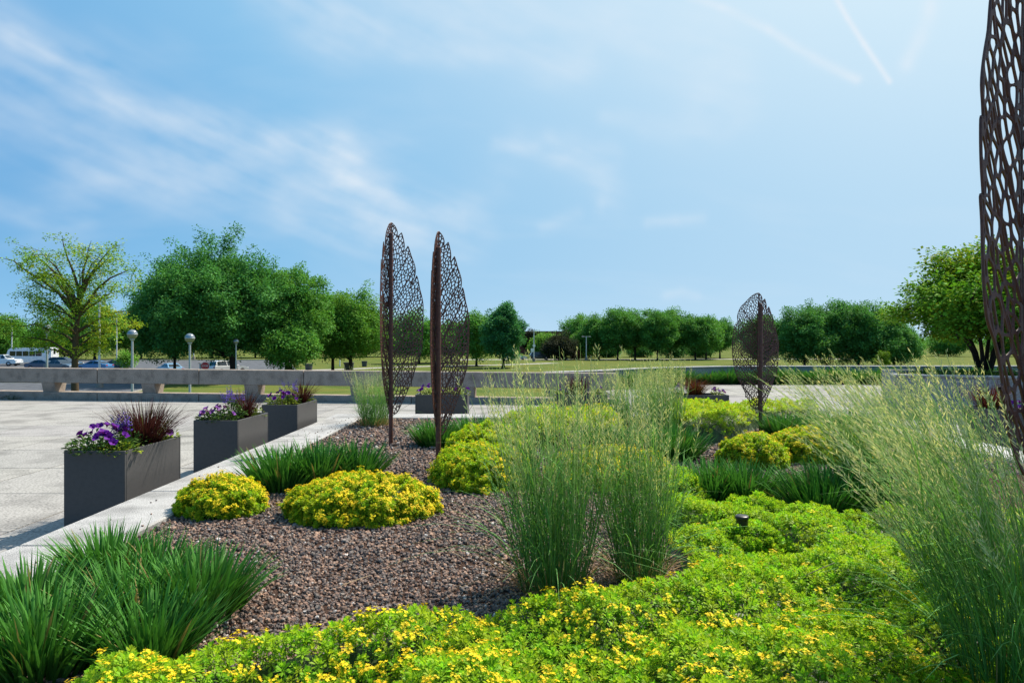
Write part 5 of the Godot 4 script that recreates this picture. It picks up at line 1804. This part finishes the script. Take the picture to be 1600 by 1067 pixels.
	# plants along the far curved wall
	for i in 16:
		var o := single("border_plant", kinds[i % 3], M.strap_leaf, "long-leaved green plant in the border in front of the curved wall", "plant", v(8.2 + i * 0.85, 0.02, 28.3 + rr(-0.25, 0.25)), rr(0, TAU), "plants along the curved wall")
		o.scale = Vector3(1.9, rr(1.3, 2.0), 1.9)
	for i in 4:
		var o := single("border_plant", kinds[i % 3], M.strap_leaf, "long-leaved green plant where the far wall curves, behind the middle reeds", "plant", v(4.6 + i * 0.75, 0.02, 25.6 + i * 0.62), rr(0, TAU), "plants along the curved wall")
		o.scale = Vector3(1.9, rr(1.6, 2.2), 1.9)
	var hedge := Node3D.new()
	hedge.name = "hedge"
	add_child(hedge)
	tag(hedge, "low clipped green strip along the top of the raised planter", "hedge")
	rng.seed = 81
	var places := []
	for i in 420:
		places.append(v(13.23, 0, 16.58) + Vector3(rr(-3.1, 3.1), 0.9 + rr(0.0, 0.10), rr(1.3, 1.8)).rotated(Vector3.UP, -deg_to_rad(25.0)))
	crown(hedge, places, 0.13, Color(0.10, 0.17, 0.03), 0.2, 1.0, "foliage")
	# feather reeds
	reed("taller clump of the pair of green feather reeds in the middle of the bed", 0.22, 3.72, 1.24, 0.17, 230, Vector3(-0.05, 0, 0.02), 401, 0.2, 0.6)
	reed("second clump of the pair of green feather reeds in the middle of the bed", 0.72, 3.86, 1.12, 0.13, 165, Vector3(-0.06, 0, 0.0), 402, 0.17, 0.6)
	reed("small pale feather reed behind the tallest rusty leaf", -2.24, 11.05, 0.92, 0.22, 230, Vector3(-0.03, 0, 0), 403, 0.22, 0.35)
	reed("feather reed with a brown foot beside the far sedum strip", 2.12, 9.35, 1.12, 0.17, 170, Vector3(-0.08, 0, 0), 404, 0.18)
	reed("feather reed in front of the dark box behind the middle reeds", 1.80, 10.6, 0.95, 0.24, 190, Vector3(-0.08, 0, 0), 405, 0.22, 0.6)
	reed("feather reed close to the far coping behind the middle reeds", 2.35, 11.3, 0.85, 0.2, 170, Vector3(-0.05, 0, 0), 406, 0.2, 0.5)
	reed("wind-bent feather reed behind the strap-leaved row", 2.98, 5.45, 1.26, 0.20, 200, Vector3(-0.50, 0, 0.05), 407, 0.2, 0.6)
	reed("wind-bent feather reed farther toward the side of the bed", 3.72, 5.75, 1.22, 0.22, 170, Vector3(-0.46, 0, 0.05), 408, 0.2, 0.6)
	reed("nearest wind-bent feather reed at the lower corner of the photo", 1.86, 2.62, 1.25, 0.13, 170, Vector3(-0.34, 0, -0.02), 409, 0.14, 0.6)
	reed("wind-bent feather reed rising beside the near rusty leaf", 2.42, 3.45, 1.22, 0.17, 170, Vector3(-0.42, 0, 0.0), 410, 0.16, 0.6)


# ---------------------------------------------------------------- small things
func build_small() -> void:
	var t := thing("garden_light", "little black garden light sticking out of the sedum carpet", "light", v(1.45, G - 0.01, 4.3))
	var mb := MB.new()
	mb.lathe(PackedVector2Array([Vector2(0.018, -0.05), Vector2(0.018, 0.20), Vector2(0.0, 0.20)]), 14)
	part("stem", mb, M.black_metal, t)
	mb = MB.new()
	mb.lathe(PackedVector2Array([Vector2(0.026, 0.15), Vector2(0.034, 0.16), Vector2(0.036, 0.255), Vector2(0.04, 0.26), Vector2(0.042, 0.275), Vector2(0.038, 0.285), Vector2(0.0, 0.287)]), 18)
	part("head", mb, M.black_metal, t)
	# dry stalks lying about
	rng.seed = 91
	for q in [[-0.88, 3.85, 0.10, 0.9, "dry stalk lying on the gravel near the strap-leaved clumps"], [-0.5, 3.42, 0.09, 0.5, "short dry stalk lying on the gravel before the sedum carpet"], [-0.98, 3.15, 0.08, 0.3, "bent dry stalk lying on the gravel at the carpet's edge"], [-0.35, 4.3, 0.1, 2.2, "dry stalk lying on the gravel near the middle reeds"], [-0.65, 3.28, 0.07, 2.6, "reddish dry stalk lying where the gravel meets the carpet"]]:
		mb = MB.new()
		var l: float = q[2]
		mb.tube(PackedVector3Array([Vector3(-l, 0, 0), Vector3(0, 0.006, 0.008), Vector3(l, 0.002, 0)]), PackedFloat32Array([0.0022, 0.0025, 0.0015]), 5)
		single("dry_stalk", mb, M.straw, q[4], "stalk", v(q[0], G + 0.022, q[1]), q[3], "dry stalks on the gravel")
	mb = MB.new()
	mb.tube(PackedVector3Array([Vector3(0.1, 0.0, 0), Vector3(0.02, 0.05, 0.02), Vector3(-0.07, 0.10, 0.05)]), PackedFloat32Array([0.002, 0.0025, 0.003]), 5)
	single("dry_stalk", mb, M.straw, "pale dry stalk leaning in the sedum carpet", "stalk", v(1.55, G + 0.15, 3.45), 2.6)
	bedding("weed", "small weed growing at the foot of the parapet", v(-15.0, 0.0, 20.45), 0.3, 0.12, 0.2, 70, Color(0.04, 0.08, 0.02), 0, Color.WHITE, 95, false, "")


func _ready() -> void:
	var cam := Camera3D.new()
	cam.name = "camera"
	cam.position = Vector3(0, 1.75, 0)
	cam.fov = 53.13
	cam.near = 0.05
	cam.far = 3000.0
	add_child(cam)
	cam.current = true
	var sun_height := deg_to_rad(54.0)
	var sun_side := deg_to_rad(46.0)      # to the right of straight ahead
	var sun := Vector3(sin(sun_side) * cos(sun_height), sin(sun_height), -cos(sun_side) * cos(sun_height))
	var env := Environment.new()
	env.background_mode = Environment.BG_SKY
	env.sky = Sky.new()
	env.sky.sky_material = make_sky(sun)
	env.tonemap_mode = Environment.TONE_MAPPER_LINEAR
	env.tonemap_exposure = 1.5
	env.sdfgi_enabled = true
	env.ssao_enabled = true
	env.ssil_enabled = true
	var we := WorldEnvironment.new()
	we.name = "world_environment"
	we.environment = env
	add_child(we)
	var light := DirectionalLight3D.new()
	light.name = "sun"
	light.light_color = Color(1.0, 0.96, 0.9)
	light.light_energy = 1.6
	light.light_angular_distance = 0.5
	light.shadow_enabled = true
	add_child(light)
	light.look_at_from_position(Vector3.ZERO, -sun)
	make_materials()
	nz = noise(5, 1.0, 3)
	build_ground()
	build_walls()
	build_far()
	build_trees()
	build_bed()
	build_sculptures()
	build_planters()
	build_plants()
	build_small()
